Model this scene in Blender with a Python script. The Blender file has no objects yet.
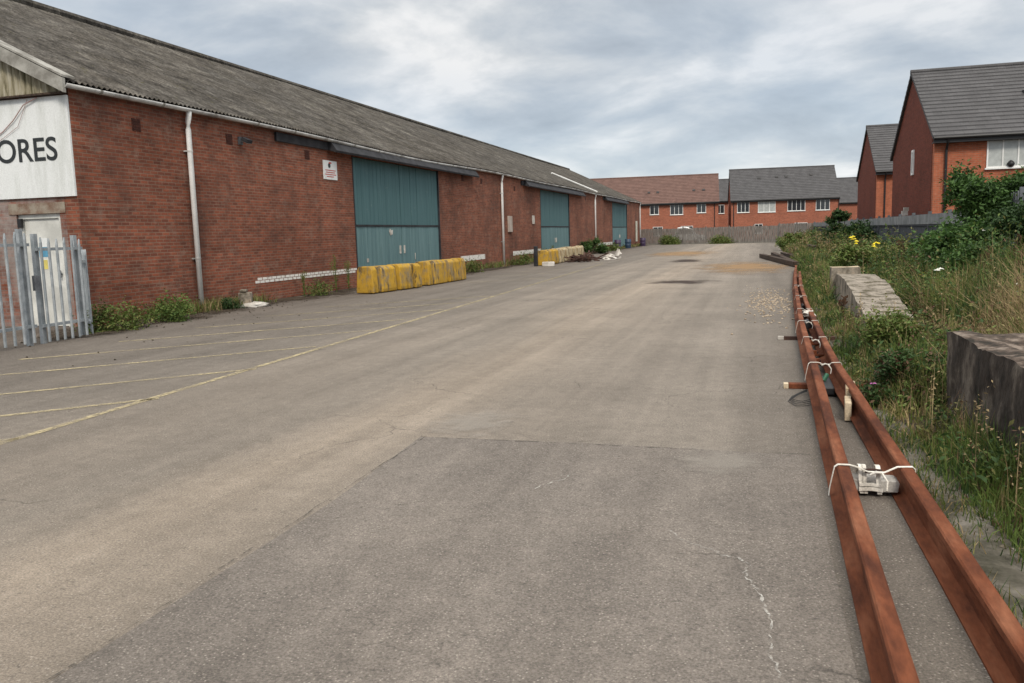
import bpy, math, random
import numpy as np
from mathutils import Vector, Matrix
random.seed(7); RNG = np.random.default_rng(11)
sc = bpy.context.scene
COL = sc.collection

# ------------------------------------------------------------------ camera
YAW, PITCH, ROLL, FPX = 0.29009, -0.12788, -0.02841, 830.0
fw = Vector((-math.sin(YAW)*math.cos(PITCH), math.cos(YAW)*math.cos(PITCH), math.sin(PITCH)))
rt = Vector((math.cos(YAW), math.sin(YAW), 0)); up = rt.cross(fw)
r2 = rt*math.cos(ROLL)+up*math.sin(ROLL); u2 = -rt*math.sin(ROLL)+up*math.cos(ROLL)
cam = bpy.data.cameras.new('camera'); camo = bpy.data.objects.new('camera', cam); COL.objects.link(camo)
M = Matrix((r2, u2, -fw)).transposed().to_4x4(); M.translation = (0, 0, 1.6); camo.matrix_world = M
cam.sensor_width = 36; cam.lens = FPX/1024*36; cam.clip_start = .05; cam.clip_end = 3000
sc.camera = camo

# ------------------------------------------------------------------ sky and sun
SUN_AZ, SUN_EL = math.radians(160), math.radians(46)     # compass azimuth measured from +Y clockwise
world = bpy.data.worlds.new('World'); sc.world = world; world.use_nodes = True
nt = world.node_tree; nt.nodes.clear()
def N(t, ty, **kw):
    n = t.nodes.new(ty)
    for k, v in kw.items(): setattr(n, k, v)
    return n
def math_node(t, op, a, b=None, clamp=False):
    n = N(t, 'ShaderNodeMath', operation=op, use_clamp=clamp)
    for i, v in enumerate((a, b)):
        if v is None: continue
        if isinstance(v, (int, float)): n.inputs[i].default_value = v
        else: t.links.new(v, n.inputs[i])
    return n.outputs[0]
def ramp(t, fac, stops, interp='LINEAR'):
    n = N(t, 'ShaderNodeValToRGB'); cr = n.color_ramp; cr.interpolation = interp
    while len(cr.elements) < len(stops): cr.elements.new(.5)
    for e, (p, c) in zip(cr.elements, stops):
        e.position = p; e.color = (c[0], c[1], c[2], 1) if not isinstance(c, (int, float)) else (c, c, c, 1)
    t.links.new(fac, n.inputs[0]); return n.outputs[0]
def noise(t, vec, scale, detail=4, rough=.55, dist=0.0):
    n = N(t, 'ShaderNodeTexNoise'); n.inputs['Scale'].default_value = scale; n.inputs['Detail'].default_value = detail
    n.inputs['Roughness'].default_value = rough; n.inputs['Distortion'].default_value = dist
    t.links.new(vec, n.inputs['Vector']); return n.outputs['Fac']
def mapping(t, vec, scale=(1, 1, 1), loc=(0, 0, 0), rot=(0, 0, 0)):
    n = N(t, 'ShaderNodeMapping'); n.inputs['Scale'].default_value = scale; n.inputs['Location'].default_value = loc
    n.inputs['Rotation'].default_value = rot; t.links.new(vec, n.inputs['Vector']); return n.outputs[0]
def mix(t, fac, a, b, mode='MIX'):
    n = N(t, 'ShaderNodeMix', data_type='RGBA', blend_type=mode)
    for i, v in ((0, fac), (6, a), (7, b)):
        if isinstance(v, (int, float)): n.inputs[i].default_value = v
        elif isinstance(v, tuple): n.inputs[i].default_value = (v[0], v[1], v[2], 1)
        else: t.links.new(v, n.inputs[i])
    return n.outputs[2]
sky = N(nt, 'ShaderNodeTexSky', sky_type='NISHITA', sun_disc=False)
sky.sun_elevation = SUN_EL; sky.sun_rotation = SUN_AZ
tc = N(nt, 'ShaderNodeTexCoord'); sep = N(nt, 'ShaderNodeSeparateXYZ'); nt.links.new(tc.outputs['Generated'], sep.inputs[0])
zc = math_node(nt, 'ADD', math_node(nt, 'MAXIMUM', sep.outputs[2], 0.0), .30)
cmb = N(nt, 'ShaderNodeCombineXYZ')
nt.links.new(math_node(nt, 'DIVIDE', sep.outputs[0], zc), cmb.inputs[0]); nt.links.new(math_node(nt, 'DIVIDE', sep.outputs[1], zc), cmb.inputs[1])
cv = mapping(nt, cmb.outputs[0], (1.0, 1.15, 1), (3.1, .4, 0), (0, 0, .5))
n1 = noise(nt, cv, 2.3, 7, .55, .25); n2 = noise(nt, mapping(nt, cv, (1, 1, 1), (9, 4, 0)), .55, 5, .5, .2)
cover = ramp(nt, n2, [(.34, .60), (.56, 1.0)])
ccol = ramp(nt, n1, [(.30, (2.35, 2.68, 3.08)), (.44, (3.15, 3.50, 3.90)), (.54, (4.1, 4.33, 4.55)), (.64, (5.5, 5.55, 5.6))])
base = mix(nt, .70, sky.outputs[0], (3.0, 3.5, 4.1))
skyc = mix(nt, cover, base, ccol)
zen = ramp(nt, sep.outputs[2], [(.02, (1.16, 1.15, 1.13)), (.14, (1, 1, 1)), (.27, (1, 1, 1)), (.85, (2.75, 2.55, 2.3))])      # overcast sky: brighter overhead than near the horizon
skyc = mix(nt, 1.0, skyc, zen, 'MULTIPLY')
bg = N(nt, 'ShaderNodeBackground'); bg.inputs[1].default_value = .10
nt.links.new(skyc, bg.inputs[0]); wo = N(nt, 'ShaderNodeOutputWorld'); nt.links.new(bg.outputs[0], wo.inputs[0])
sl = bpy.data.lights.new('sun', 'SUN'); sl.energy = 1.5; sl.angle = math.radians(14); sl.color = (1, .92, .80)
so = bpy.data.objects.new('sun', sl); COL.objects.link(so)
sd = Vector((math.sin(SUN_AZ)*math.cos(SUN_EL), math.cos(SUN_AZ)*math.cos(SUN_EL), math.sin(SUN_EL)))
so.rotation_euler = sd.to_track_quat('Z', 'Y').to_euler(); so.location = (0, 0, 60)
sc.view_settings.view_transform = 'Standard'; sc.view_settings.look = 'None'; sc.view_settings.gamma = 1
sc.view_settings.use_curve_mapping = False; sc.view_settings.exposure = 0.66

# ------------------------------------------------------------------ materials
def mat(name, rough=.85, spec=.3):
    m = bpy.data.materials.new(name); m.use_nodes = True; t = m.node_tree; b = t.nodes['Principled BSDF']
    b.inputs['Roughness'].default_value = rough; b.inputs['Specular IOR Level'].default_value = spec
    return m, t, b
def coords(t, kind='Object'):
    if kind == 'World': return N(t, 'ShaderNodeNewGeometry').outputs['Position']
    return N(t, 'ShaderNodeTexCoord').outputs[kind]
def bump(t, b, h, strength=.3, dist=.01):
    n = N(t, 'ShaderNodeBump'); n.inputs['Strength'].default_value = strength; n.inputs['Distance'].default_value = dist
    t.links.new(h, n.inputs['Height']); t.links.new(n.outputs[0], b.inputs['Normal'])
def mottled(name, c1, c2, scale=6, rough=.85, spec=.3, c3=None, lo=.38, hi=.62, bmp=.2, metal=0, sc3=(1, 1, 1), kind='Object', fine=90):
    m, t, b = mat(name, rough, spec); v = mapping(t, coords(t, kind), sc3)
    f = noise(t, v, scale, 6, .6)
    st = [(lo, c1), (hi, c2)] if c3 is None else [(lo, c1), ((lo+hi)/2, c2), (hi, c3)]
    c = ramp(t, f, st); g = ramp(t, noise(t, v, fine, 2), [(.3, .82), (.7, 1.15)])
    t.links.new(mix(t, 1.0, c, g, 'MULTIPLY'), b.inputs['Base Color']); b.inputs['Metallic'].default_value = metal
    if bmp: bump(t, b, noise(t, v, scale*6, 4), bmp, .01)
    return m
def brick(name, c1, c2, mortar, stain=None, stain_amt=.5, w=.225, h=.075, msz=.007, paint=None, spread=1.0, stain2=None):
    m, t, b = mat(name, .9, .2); uv = coords(t, 'UV')
    br = N(t, 'ShaderNodeTexBrick', offset=.5); t.links.new(uv, br.inputs['Vector'])
    br.inputs['Scale'].default_value = 1; br.inputs['Brick Width'].default_value = w; br.inputs['Row Height'].default_value = h
    br.inputs['Mortar Size'].default_value = msz; br.inputs['Mortar Smooth'].default_value = .3; br.inputs['Bias'].default_value = -.1
    br.inputs['Color1'].default_value = (*c1, 1); br.inputs['Color2'].default_value = (*c2, 1); br.inputs['Mortar'].default_value = (*mortar, 1)
    col = br.outputs['Color']
    big = ramp(t, noise(t, uv, .45, 6, .6), [(.3, .66), (.5, 1.0), (.7, 1.22)])
    col = mix(t, spread, col, big, 'MULTIPLY')
    cour = ramp(t, noise(t, mapping(t, uv, (.6, 9, 1)), 1.0, 5, .7), [(.34, .74), (.66, 1.22)])     # brick batches change in courses
    col = mix(t, .8*spread, col, cour, 'MULTIPLY')
    med = ramp(t, noise(t, uv, 5, 4), [(.3, .8), (.7, 1.2)]); col = mix(t, .8, col, med, 'MULTIPLY')
    if stain:
        s = ramp(t, noise(t, mapping(t, uv, (1, .5, 1), (5, 3, 0)), .8, 7, .65), [(.48, 0.0), (.66, stain_amt)]); col = mix(t, s, col, stain)
    if stain2:
        s = ramp(t, noise(t, mapping(t, uv, (1.2, 1.6, 1), (25, 13, 0)), 1.4, 9, .78), [(.53, 0.0), (.66, .5)]); col = mix(t, s, col, stain2)
    if paint:
        s = ramp(t, noise(t, mapping(t, uv, (1, 1, 1), (2, 7, 0)), 1.3, 6, .7), [(.40, 0.0), (.60, .65)]); col = mix(t, s, col, paint)
    t.links.new(col, b.inputs['Base Color'])
    bump(t, b, math_node(t, 'ADD', math_node(t, 'MULTIPLY', br.outputs['Fac'], -1), noise(t, uv, 30, 3)), .5, .006)
    return m
def plain(name, c, rough=.6, spec=.4, metal=0, var=.12, scale=4):
    return mottled(name, tuple(x*(1-var) for x in c), tuple(x*(1+var) for x in c), scale, rough, spec, bmp=0, metal=metal)

MT = {}
MT['brick'] = brick('old_red_brick', (.262, .084, .048), (.148, .052, .035), (.215, .130, .094), (.075, .042, .034), .55, stain2=(.26, .18, .14), msz=.011)
MT['brick_gable'] = brick('painted_worn_brick', (.22, .07, .04), (.13, .05, .035), (.18, .14, .12), (.06, .035, .03), .5, paint=(.33, .30, .28))
MT['brick_new'] = brick('orange_house_brick', (.42, .125, .064), (.31, .094, .050), (.32, .19, .13), spread=.35)
MT['brick_far'] = brick('far_house_brick', (.37, .118, .070), (.27, .088, .055), (.30, .19, .14), spread=.4)
MT['brick_gab_shade'] = brick('shaded_gable_brick', (.180, .044, .027), (.125, .033, .022), (.12, .06, .042), spread=.5)  # same house brick, with the gable's shade put into its colour
MT['white_bricks'] = mottled('white_band_paint', (.30, .22, .18), (.66, .64, .60), 5, .8, c3=(.74, .72, .68), lo=.32, hi=.5)

def corr_mat():
    m, t, b = mat('weathered_cement_sheet', .95, .15); v = coords(t)
    f = noise(t, mapping(t, v, (1, .8, 1)), 1.1, 8, .7); c = ramp(t, f, [(.30, (.036, .032, .028)), (.45, (.066, .060, .053)), (.56, (.090, .083, .075)), (.70, (.145, .136, .122))])
    g = ramp(t, noise(t, mapping(t, v, (1, 1, 1)), 4.5, 6, .75), [(.32, .45), (.5, 1.0), (.68, 1.8)]); c = mix(t, 1, c, g, 'MULTIPLY')
    # sheets of slightly different age, in courses up the slope
    br = N(t, 'ShaderNodeTexBrick', offset=0.0); t.links.new(mapping(t, v, (1, 1, 1), rot=(0, 0, math.pi/2)), br.inputs['Vector'])
    br.inputs['Brick Width'].default_value = 1.05; br.inputs['Row Height'].default_value = 1.5; br.inputs['Mortar Size'].default_value = .018; br.inputs['Scale'].default_value = 1
    br.inputs['Color1'].default_value = (1.18, 1.16, 1.12, 1); br.inputs['Color2'].default_value = (.82, .82, .82, 1); br.inputs['Mortar'].default_value = (.5, .5, .5, 1)
    c = mix(t, .75, c, br.outputs['Color'], 'MULTIPLY')
    moss = ramp(t, noise(t, v, 3.1, 8, .75), [(.58, 0.0), (.68, .7)]); c = mix(t, moss, c, (.075, .07, .035))
    lich = ramp(t, noise(t, mapping(t, v, loc=(3, 8, 1)), 5.5, 6, .8), [(.63, 0.0), (.70, .7)]); c = mix(t, lich, c, (.32, .31, .28))
    t.links.new(c, b.inputs['Base Color']); bump(t, b, noise(t, v, 25, 5), .5, .02)
    return m
MT['roof_old'] = corr_mat()
MT['clad'] = mottled('mossy_cladding', (.10, .09, .05), (.30, .27, .19), 3.5, .9, c3=(.40, .37, .29), lo=.34, hi=.64, sc3=(5, 5, .6))
MT['flash'] = mottled('grey_cement_flashing', (.20, .19, .17), (.38, .37, .34), 3, .85)
MT['gutter'] = mottled('grey_white_gutter', (.28, .27, .26), (.52, .52, .51), 1.2, .6, c3=(.66, .66, .65))
MT['white_pvc'] = mottled('white_plastic', (.70, .70, .68), (.86, .86, .85), 1.5, .45, bmp=0)
MT['dark_pvc'] = plain('black_plastic', (.018, .018, .02), .5)
MT['black_felt'] = mottled('black_felt', (.014, .014, .017), (.035, .035, .04), 3, .7)
MT['sign_white'] = mottled('white_sign_board', (.56, .58, .56), (.72, .74, .74), 1.6, .5, bmp=0, lo=.28, hi=.52, sc3=(2.5, 2.5, .4))
MT['letter'] = plain('black_lettering', (.022, .026, .028), .5)
MT['red_letter'] = plain('red_lettering', (.45, .05, .04), .5)
def teal_mat(name, c1, c2):
    m, t, b = mat(name, .7, .3); v = coords(t)
    f = noise(t, mapping(t, v, (1, 3.5, .25)), 1.6, 7, .65); c = ramp(t, f, [(.3, c1), (.7, c2)])
    sc_ = ramp(t, noise(t, v, 3.2, 7, .8), [(.62, 0.0), (.68, .6)]); c = mix(t, sc_, c, (.24, .29, .29))
    low = ramp(t, noise(t, mapping(t, v, (1, 6, .3), (4, 2, 0)), 2.2, 5, .7), [(.60, 0.0), (.72, .5)]); c = mix(t, low, c, (.035, .06, .065))
    t.links.new(c, b.inputs['Base Color']); return m
MT['teal'] = teal_mat('teal_painted_board', (.052, .118, .130), (.080, .162, .175))
MT['teal_low'] = teal_mat('faded_teal_board', (.085, .160, .175), (.150, .250, .262))
def barrier_mat(name, c, worn, amt):
    m, t, b = mat(name, .85, .25); v = coords(t)
    c1 = ramp(t, noise(t, v, 2, 5), [(.3, tuple(x*.75 for x in c)), (.7, tuple(min(1, x*1.15) for x in c))])
    s = ramp(t, noise(t, mapping(t, v, (1, 1, .5)), 2.6, 8, .78), [(.49, 0.0), (.49+.08/amt, .9)]); c1 = mix(t, s, c1, worn)
    s = ramp(t, noise(t, mapping(t, v, (1, 1, .25), (4, 4, 4)), 4.0, 8, .78), [(.52, 0.0), (.60, .85)]); c1 = mix(t, s, c1, (.05, .04, .03))
    t.links.new(c1, b.inputs['Base Color']); bump(t, b, noise(t, v, 20, 5), .5, .02); return m
MT['yellow'] = barrier_mat('yellow_painted_concrete', (.47, .28, .035), (.24, .19, .12), .9)
MT['cream'] = barrier_mat('flaking_cream_paint', (.48, .40, .26), (.26, .18, .09), 1.0)
MT['core'] = mottled('groove_shade_concrete', (.05, .042, .03), (.17, .13, .08), 5, .95)  # bare concrete darkened so the grooves between panels look shadowed
MT['rust'] = mottled('rusty_rail_steel', (.070, .022, .011), (.150, .047, .021), 5.0, .9, .2, c3=(.225, .088, .046), lo=.36, hi=.66, sc3=(1, .25, 1), bmp=.7, fine=45)
MT['rust_dark'] = mottled('dark_rust', (.035, .018, .014), (.09, .045, .032), 5, .85, bmp=.3)
MT['timber_dark'] = mottled('tarred_timber', (.028, .018, .014), (.085, .058, .042), 6, .9, sc3=(4, .6, 4))
MT['timber_pale'] = mottled('pale_cut_timber', (.36, .27, .17), (.60, .50, .36), 8, .85, sc3=(1, 1, 1))
MT['strap'] = mottled('white_webbing', (.52, .48, .42), (.76, .73, .67), 9, .8, bmp=.1)
MT['concrete'] = mottled('pale_concrete', (.10, .085, .062), (.25, .22, .18), 3.2, .95, c3=(.38, .31, .24), lo=.36, hi=.64, bmp=1.0, sc3=(1.5, 1.5, 1.2), fine=45)
MT['conc_dark'] = mottled('dark_stained_concrete', (.020, .016, .013), (.055, .044, .036), 3.0, .95, c3=(.16, .135, .11), lo=.38, hi=.66, bmp=1.2, sc3=(1.6, 1.6, 1.0), fine=50)
MT['conc_top'] = mottled('weathered_concrete_top', (.085, .072, .045), (.23, .20, .165), 5, .95, c3=(.31, .27, .225), lo=.38, hi=.62, bmp=1.0, fine=40)
MT['galv'] = mottled('galvanised_steel', (.26, .29, .31), (.40, .43, .45), 5, .55, .5, bmp=0, metal=.35)
MT['galv_dark'] = mottled('dull_grey_steel', (.07, .075, .085), (.13, .14, .155), 5, .6, .4, bmp=0)
MT['fence_wood'] = mottled('greyed_fence_boards', (.095, .085, .078), (.25, .23, .21), 2.5, .9, sc3=(7, 7, .6), bmp=0)
MT['fence_dark'] = mottled('dark_fence_boards', (.050, .055, .068), (.095, .10, .12), 2.5, .9, sc3=(7, 7, .6), bmp=0)
MT['fence_cap'] = mottled('pale_fence_band', (.17, .18, .19), (.27, .28, .29), 2.5, .9, bmp=0)
MT['glass'] = plain('dark_window_glass', (.025, .03, .035), .12, .8)
MT['curtain'] = plain('pale_curtained_glass', (.42, .44, .43), .2, .6)
MT['door_white'] = mottled('white_door_paint', (.50, .50, .47), (.74, .74, .70), 1.4, .5, bmp=0)
MT['blue'] = plain('blue_paper', (.10, .30, .45), .6); MT['yel_paper'] = plain('yellow_paper', (.65, .55, .15), .6)
MT['purple'] = plain('purple_plastic', (.05, .032, .075), .5); MT['bluep'] = plain('blue_plastic', (.03, .055, .10), .5)
MT['rag'] = mottled('white_sacking', (.36, .33, .29), (.62, .59, .55), 3, .85)
MT['wire'] = plain('pinkish_cable', (.35, .22, .20), .6)
MT['car'] = plain('white_car_paint', (.7, .7, .7), .2, .6)
MT['lamp'] = plain('lamp_glass', (.3, .3, .28), .2, .6)
def tile_mat(name, c, v_=.12):
    m, t, b = mat(name, .8, .25); uv = coords(t, 'UV')
    br = N(t, 'ShaderNodeTexBrick', offset=.5); t.links.new(uv, br.inputs['Vector']); br.inputs['Scale'].default_value = 1
    br.inputs['Brick Width'].default_value = .33; br.inputs['Row Height'].default_value = .325; br.inputs['Mortar Size'].default_value = .004
    br.inputs['Color1'].default_value = (*[x*(1-v_) for x in c], 1); br.inputs['Color2'].default_value = (*[x*(1+v_) for x in c], 1); br.inputs['Mortar'].default_value = (*[x*.55 for x in c], 1)
    g = ramp(t, noise(t, uv, 1.2, 6), [(.3, .85), (.7, 1.15)])
    t.links.new(mix(t, 1, br.outputs['Color'], g, 'MULTIPLY'), b.inputs['Base Color']); return m
MT['tile_grey'] = tile_mat('grey_roof_tiles', (.082, .080, .083)); MT['tile_brown'] = tile_mat('brown_roof_tiles', (.140, .082, .068))
def leafm(name, c, trans=.25, v_=.35, k=2.0):
    m, t, b = mat(name, .65, .25); v = coords(t, 'World')
    f = noise(t, v, k, 3); g = noise(t, v, 37.0, 1)
    c1 = ramp(t, f, [(.3, tuple(x*(1-v_) for x in c)), (.7, tuple(x*(1+v_) for x in c))])
    c1 = mix(t, 1, c1, ramp(t, g, [(.3, .7), (.7, 1.35)]), 'MULTIPLY'); t.links.new(c1, b.inputs['Base Color'])
    tr = N(t, 'ShaderNodeBsdfTranslucent'); t.links.new(c1, tr.inputs[0]); ms = N(t, 'ShaderNodeMixShader'); ms.inputs[0].default_value = trans
    t.links.new(b.outputs[0], ms.inputs[1]); t.links.new(tr.outputs[0], ms.inputs[2]); t.links.new(ms.outputs[0], t.nodes['Material Output'].inputs[0]); return m
GREENS = [leafm('grass_green', (.100, .145, .034)), leafm('deep_green', (.038, .074, .021)), leafm('straw', (.30, .225, .12), .2), leafm('olive', (.155, .150, .050)), leafm('dead_brown', (.10, .055, .032), .1)]
MT['leaf_bush'] = leafm('bush_leaf', (.062, .122, .030)); MT['leaf_dark'] = leafm('dark_bush_leaf', (.034, .070, .022))
MT['bark'] = plain('bark', (.07, .05, .035), .9)
MT['fl_yellow'] = plain('yellow_petals', (.80, .66, .03), .6); MT['fl_white'] = plain('white_petals', (.72, .72, .66), .6); MT['fl_purple'] = plain('purple_petals', (.42, .13, .35), .6)

def asphalt(name, patch=False):
    m, t, b = mat(name, .92, .22); v = coords(t, 'World'); sp = N(t, 'ShaderNodeSeparateXYZ'); t.links.new(v, sp.inputs[0])
    wob = noise(t, mapping(t, v, (.7, .09, 1)), 1.0, 5, .6)
    xx = math_node(t, 'ADD', sp.outputs[0], math_node(t, 'MULTIPLY', math_node(t, 'SUBTRACT', wob, .5), 2.2))
    if patch: c = ramp(t, noise(t, v, .9, 6, .6), [(.3, (.165, .150, .130)), (.7, (.215, .194, .166))])
    else:
        fx = math_node(t, 'DIVIDE', math_node(t, 'ADD', xx, 14.0), 16.0, True)
        k = lambda X: (X+14)/16
        c = ramp(t, fx, [(k(-13), (.110, .093, .076)), (k(-11), (.145, .130, .110)), (k(-7), (.160, .145, .122)), (k(-5.2), (.225, .200, .164)), (k(-4.2), (.205, .184, .152)), (k(-3.2), (.275, .238, .188)), (k(-2.0), (.225, .200, .164)), (k(-.6), (.215, .194, .162)), (k(.6), (.155, .140, .118))])
    c = mix(t, 1, c, (1.0, .965, .985), 'MULTIPLY')
    st = ramp(t, noise(t, mapping(t, v, (2.2, .06, 1)), 1.0, 6, .62), [(.32, .83), (.68, 1.16)]); c = mix(t, 1, c, st, 'MULTIPLY')
    bl = ramp(t, noise(t, v, .55, 7, .62), [(.3, .84), (.7, 1.14)]); c = mix(t, 1, c, bl, 'MULTIPLY')
    md = ramp(t, noise(t, v, 7, 6, .7), [(.3, .86), (.7, 1.13)]); c = mix(t, 1, c, md, 'MULTIPLY')
    ag = ramp(t, noise(t, v, 85, 3, .75), [(.32, .55), (.5, 1.0), (.68, 1.5)]); c = mix(t, .85, c, ag, 'MULTIPLY')
    vo = N(t, 'ShaderNodeTexVoronoi'); vo.inputs['Scale'].default_value = 48; t.links.new(v, vo.inputs['Vector'])
    stn = ramp(t, vo.outputs['Distance'], [(.12, .75), (.26, 0.0)]); c = mix(t, math_node(t, 'MULTIPLY', stn, ramp(t, noise(t, v, 5, 4), [(.35, .3), (.6, 1.0)])), c, (.46, .41, .36))
    ve = N(t, 'ShaderNodeTexVoronoi', feature='DISTANCE_TO_EDGE'); ve.inputs['Scale'].default_value = .55; wv = N(t, 'ShaderNodeTexNoise'); wv.inputs['Scale'].default_value = 2.2; wv.inputs['Detail'].default_value = 6; t.links.new(v, wv.inputs['Vector'])
    vm = N(t, 'ShaderNodeVectorMath', operation='ADD'); t.links.new(v, vm.inputs[0]); sc2 = N(t, 'ShaderNodeVectorMath', operation='SCALE'); sc2.inputs['Scale'].default_value = .9; t.links.new(wv.outputs['Color'], sc2.inputs[0]); t.links.new(sc2.outputs[0], vm.inputs[1]); t.links.new(vm.outputs[0], ve.inputs['Vector'])
    ck = math_node(t, 'MULTIPLY', ramp(t, ve.outputs['Distance'], [(.0, 1.0), (.007, 0.0)]), ramp(t, noise(t, v, .45, 3), [(.50, 0.0), (.60, .7)])); c = mix(t, ck, c, (.045, .04, .036))
    dk = ramp(t, noise(t, mapping(t, v, (1, 1, 1), (7, 2, 0)), 24, 5, .75), [(.57, 0.0), (.68, .6)]); c = mix(t, dk, c, (.06, .055, .05))
    t.links.new(c, b.inputs['Base Color'])
    bump(t, b, math_node(t, 'ADD', noise(t, v, 110, 3, .7), math_node(t, 'MULTIPLY', noise(t, v, 6, 3), .8)), .9, .012)
    return m
MT['asphalt'] = asphalt('old_asphalt'); MT['patch'] = asphalt('patched_asphalt', True)
MT['tar'] = mottled('tar_joint', (.04, .038, .035), (.10, .09, .082), 12, .8, kind='World')
def paintm(name, c, keep):   # worn paint: asphalt shows through
    m, t, b = mat(name, .9, .2); v = coords(t, 'World')
    f = ramp(t, noise(t, v, 14, 7, .8), [(keep-.08, 1.0), (keep+.08, 0.0)]); f2 = ramp(t, noise(t, mapping(t, v, loc=(5, 5, 0)), 2.0, 5, .7), [(.35, .25), (.6, 1.0)])
    tr = N(t, 'ShaderNodeBsdfTransparent'); ms = N(t, 'ShaderNodeMixShader'); b.inputs['Base Color'].default_value = (*c, 1)
    t.links.new(math_node(t, 'MULTIPLY', f, f2), ms.inputs[0]); t.links.new(tr.outputs[0], ms.inputs[1]); t.links.new(b.outputs[0], ms.inputs[2])
    t.links.new(ms.outputs[0], t.nodes['Material Output'].inputs[0]); return m
MT['line'] = paintm('worn_cream_line_paint', (.42, .355, .22), .54)
MT['chalk'] = paintm('white_crack_deposit', (.50, .48, .44), .50); MT['tar'] = paintm('tar_joint_worn', (.075, .068, .06), .49)
def blotch(name, c, amt, sc_=1.2):      # stain sheet with ragged fade-out (UV -1..1)
    m, t, b = mat(name, .9, .15); uv = coords(t, 'UV'); b.inputs['Base Color'].default_value = (*c, 1)
    ln = N(t, 'ShaderNodeVectorMath', operation='LENGTH'); t.links.new(uv, ln.inputs[0])
    f = math_node(t, 'ADD', math_node(t, 'SUBTRACT', 1.0, ln.outputs['Value']), math_node(t, 'MULTIPLY', math_node(t, 'SUBTRACT', noise(t, coords(t, 'World'), sc_, 7, .7), .5), 1.8))
    f = ramp(t, f, [(.2, 0.0), (.75, amt)]); tr = N(t, 'ShaderNodeBsdfTransparent'); ms = N(t, 'ShaderNodeMixShader')
    t.links.new(f, ms.inputs[0]); t.links.new(tr.outputs[0], ms.inputs[1]); t.links.new(b.outputs[0], ms.inputs[2]); t.links.new(ms.outputs[0], t.nodes['Material Output'].inputs[0]); return m
MT['st_dark'] = blotch('dark_oil_stain', (.05, .035, .032), .75); MT['st_rust'] = blotch('sandy_stain', (.33, .21, .11), .7, .7)
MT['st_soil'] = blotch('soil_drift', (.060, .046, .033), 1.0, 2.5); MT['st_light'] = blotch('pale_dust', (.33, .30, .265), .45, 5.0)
MT['soil'] = mottled('bare_soil', (.025, .020, .013), (.065, .050, .033), 3, .95, kind='World', bmp=.6)
MT['verge'] = mottled('mossy_concrete_verge', (.040, .038, .024), (.105, .094, .075), 2.6, .95, c3=(.19, .172, .150), lo=.38, hi=.66, kind='World', bmp=1.0, fine=50)
MT['gravel'] = mottled('tan_pebbles', (.25, .19, .13), (.52, .43, .33), 30, .9, kind='World')

# ------------------------------------------------------------------ mesh builder
def vn2(x, y, seed=0):      # smooth value noise 0..1
    x = np.asarray(x, float); y = np.asarray(y, float)
    xi = np.floor(x); yi = np.floor(y); fx = x-xi; fy = y-yi; fx = fx*fx*(3-2*fx); fy = fy*fy*(3-2*fy)
    def h(a, b):
        s = np.sin(a*127.1+b*311.7+seed*74.7)*43758.5453; return s-np.floor(s)
    return (h(xi, yi)*(1-fx)+h(xi+1, yi)*fx)*(1-fy)+(h(xi, yi+1)*(1-fx)+h(xi+1, yi+1)*fx)*fy
def fbm(x, y, seed=0): return .55*vn2(x, y, seed)+.3*vn2(x*2.1, y*2.1, seed+3)+.15*vn2(x*4.3, y*4.3, seed+7)

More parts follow.
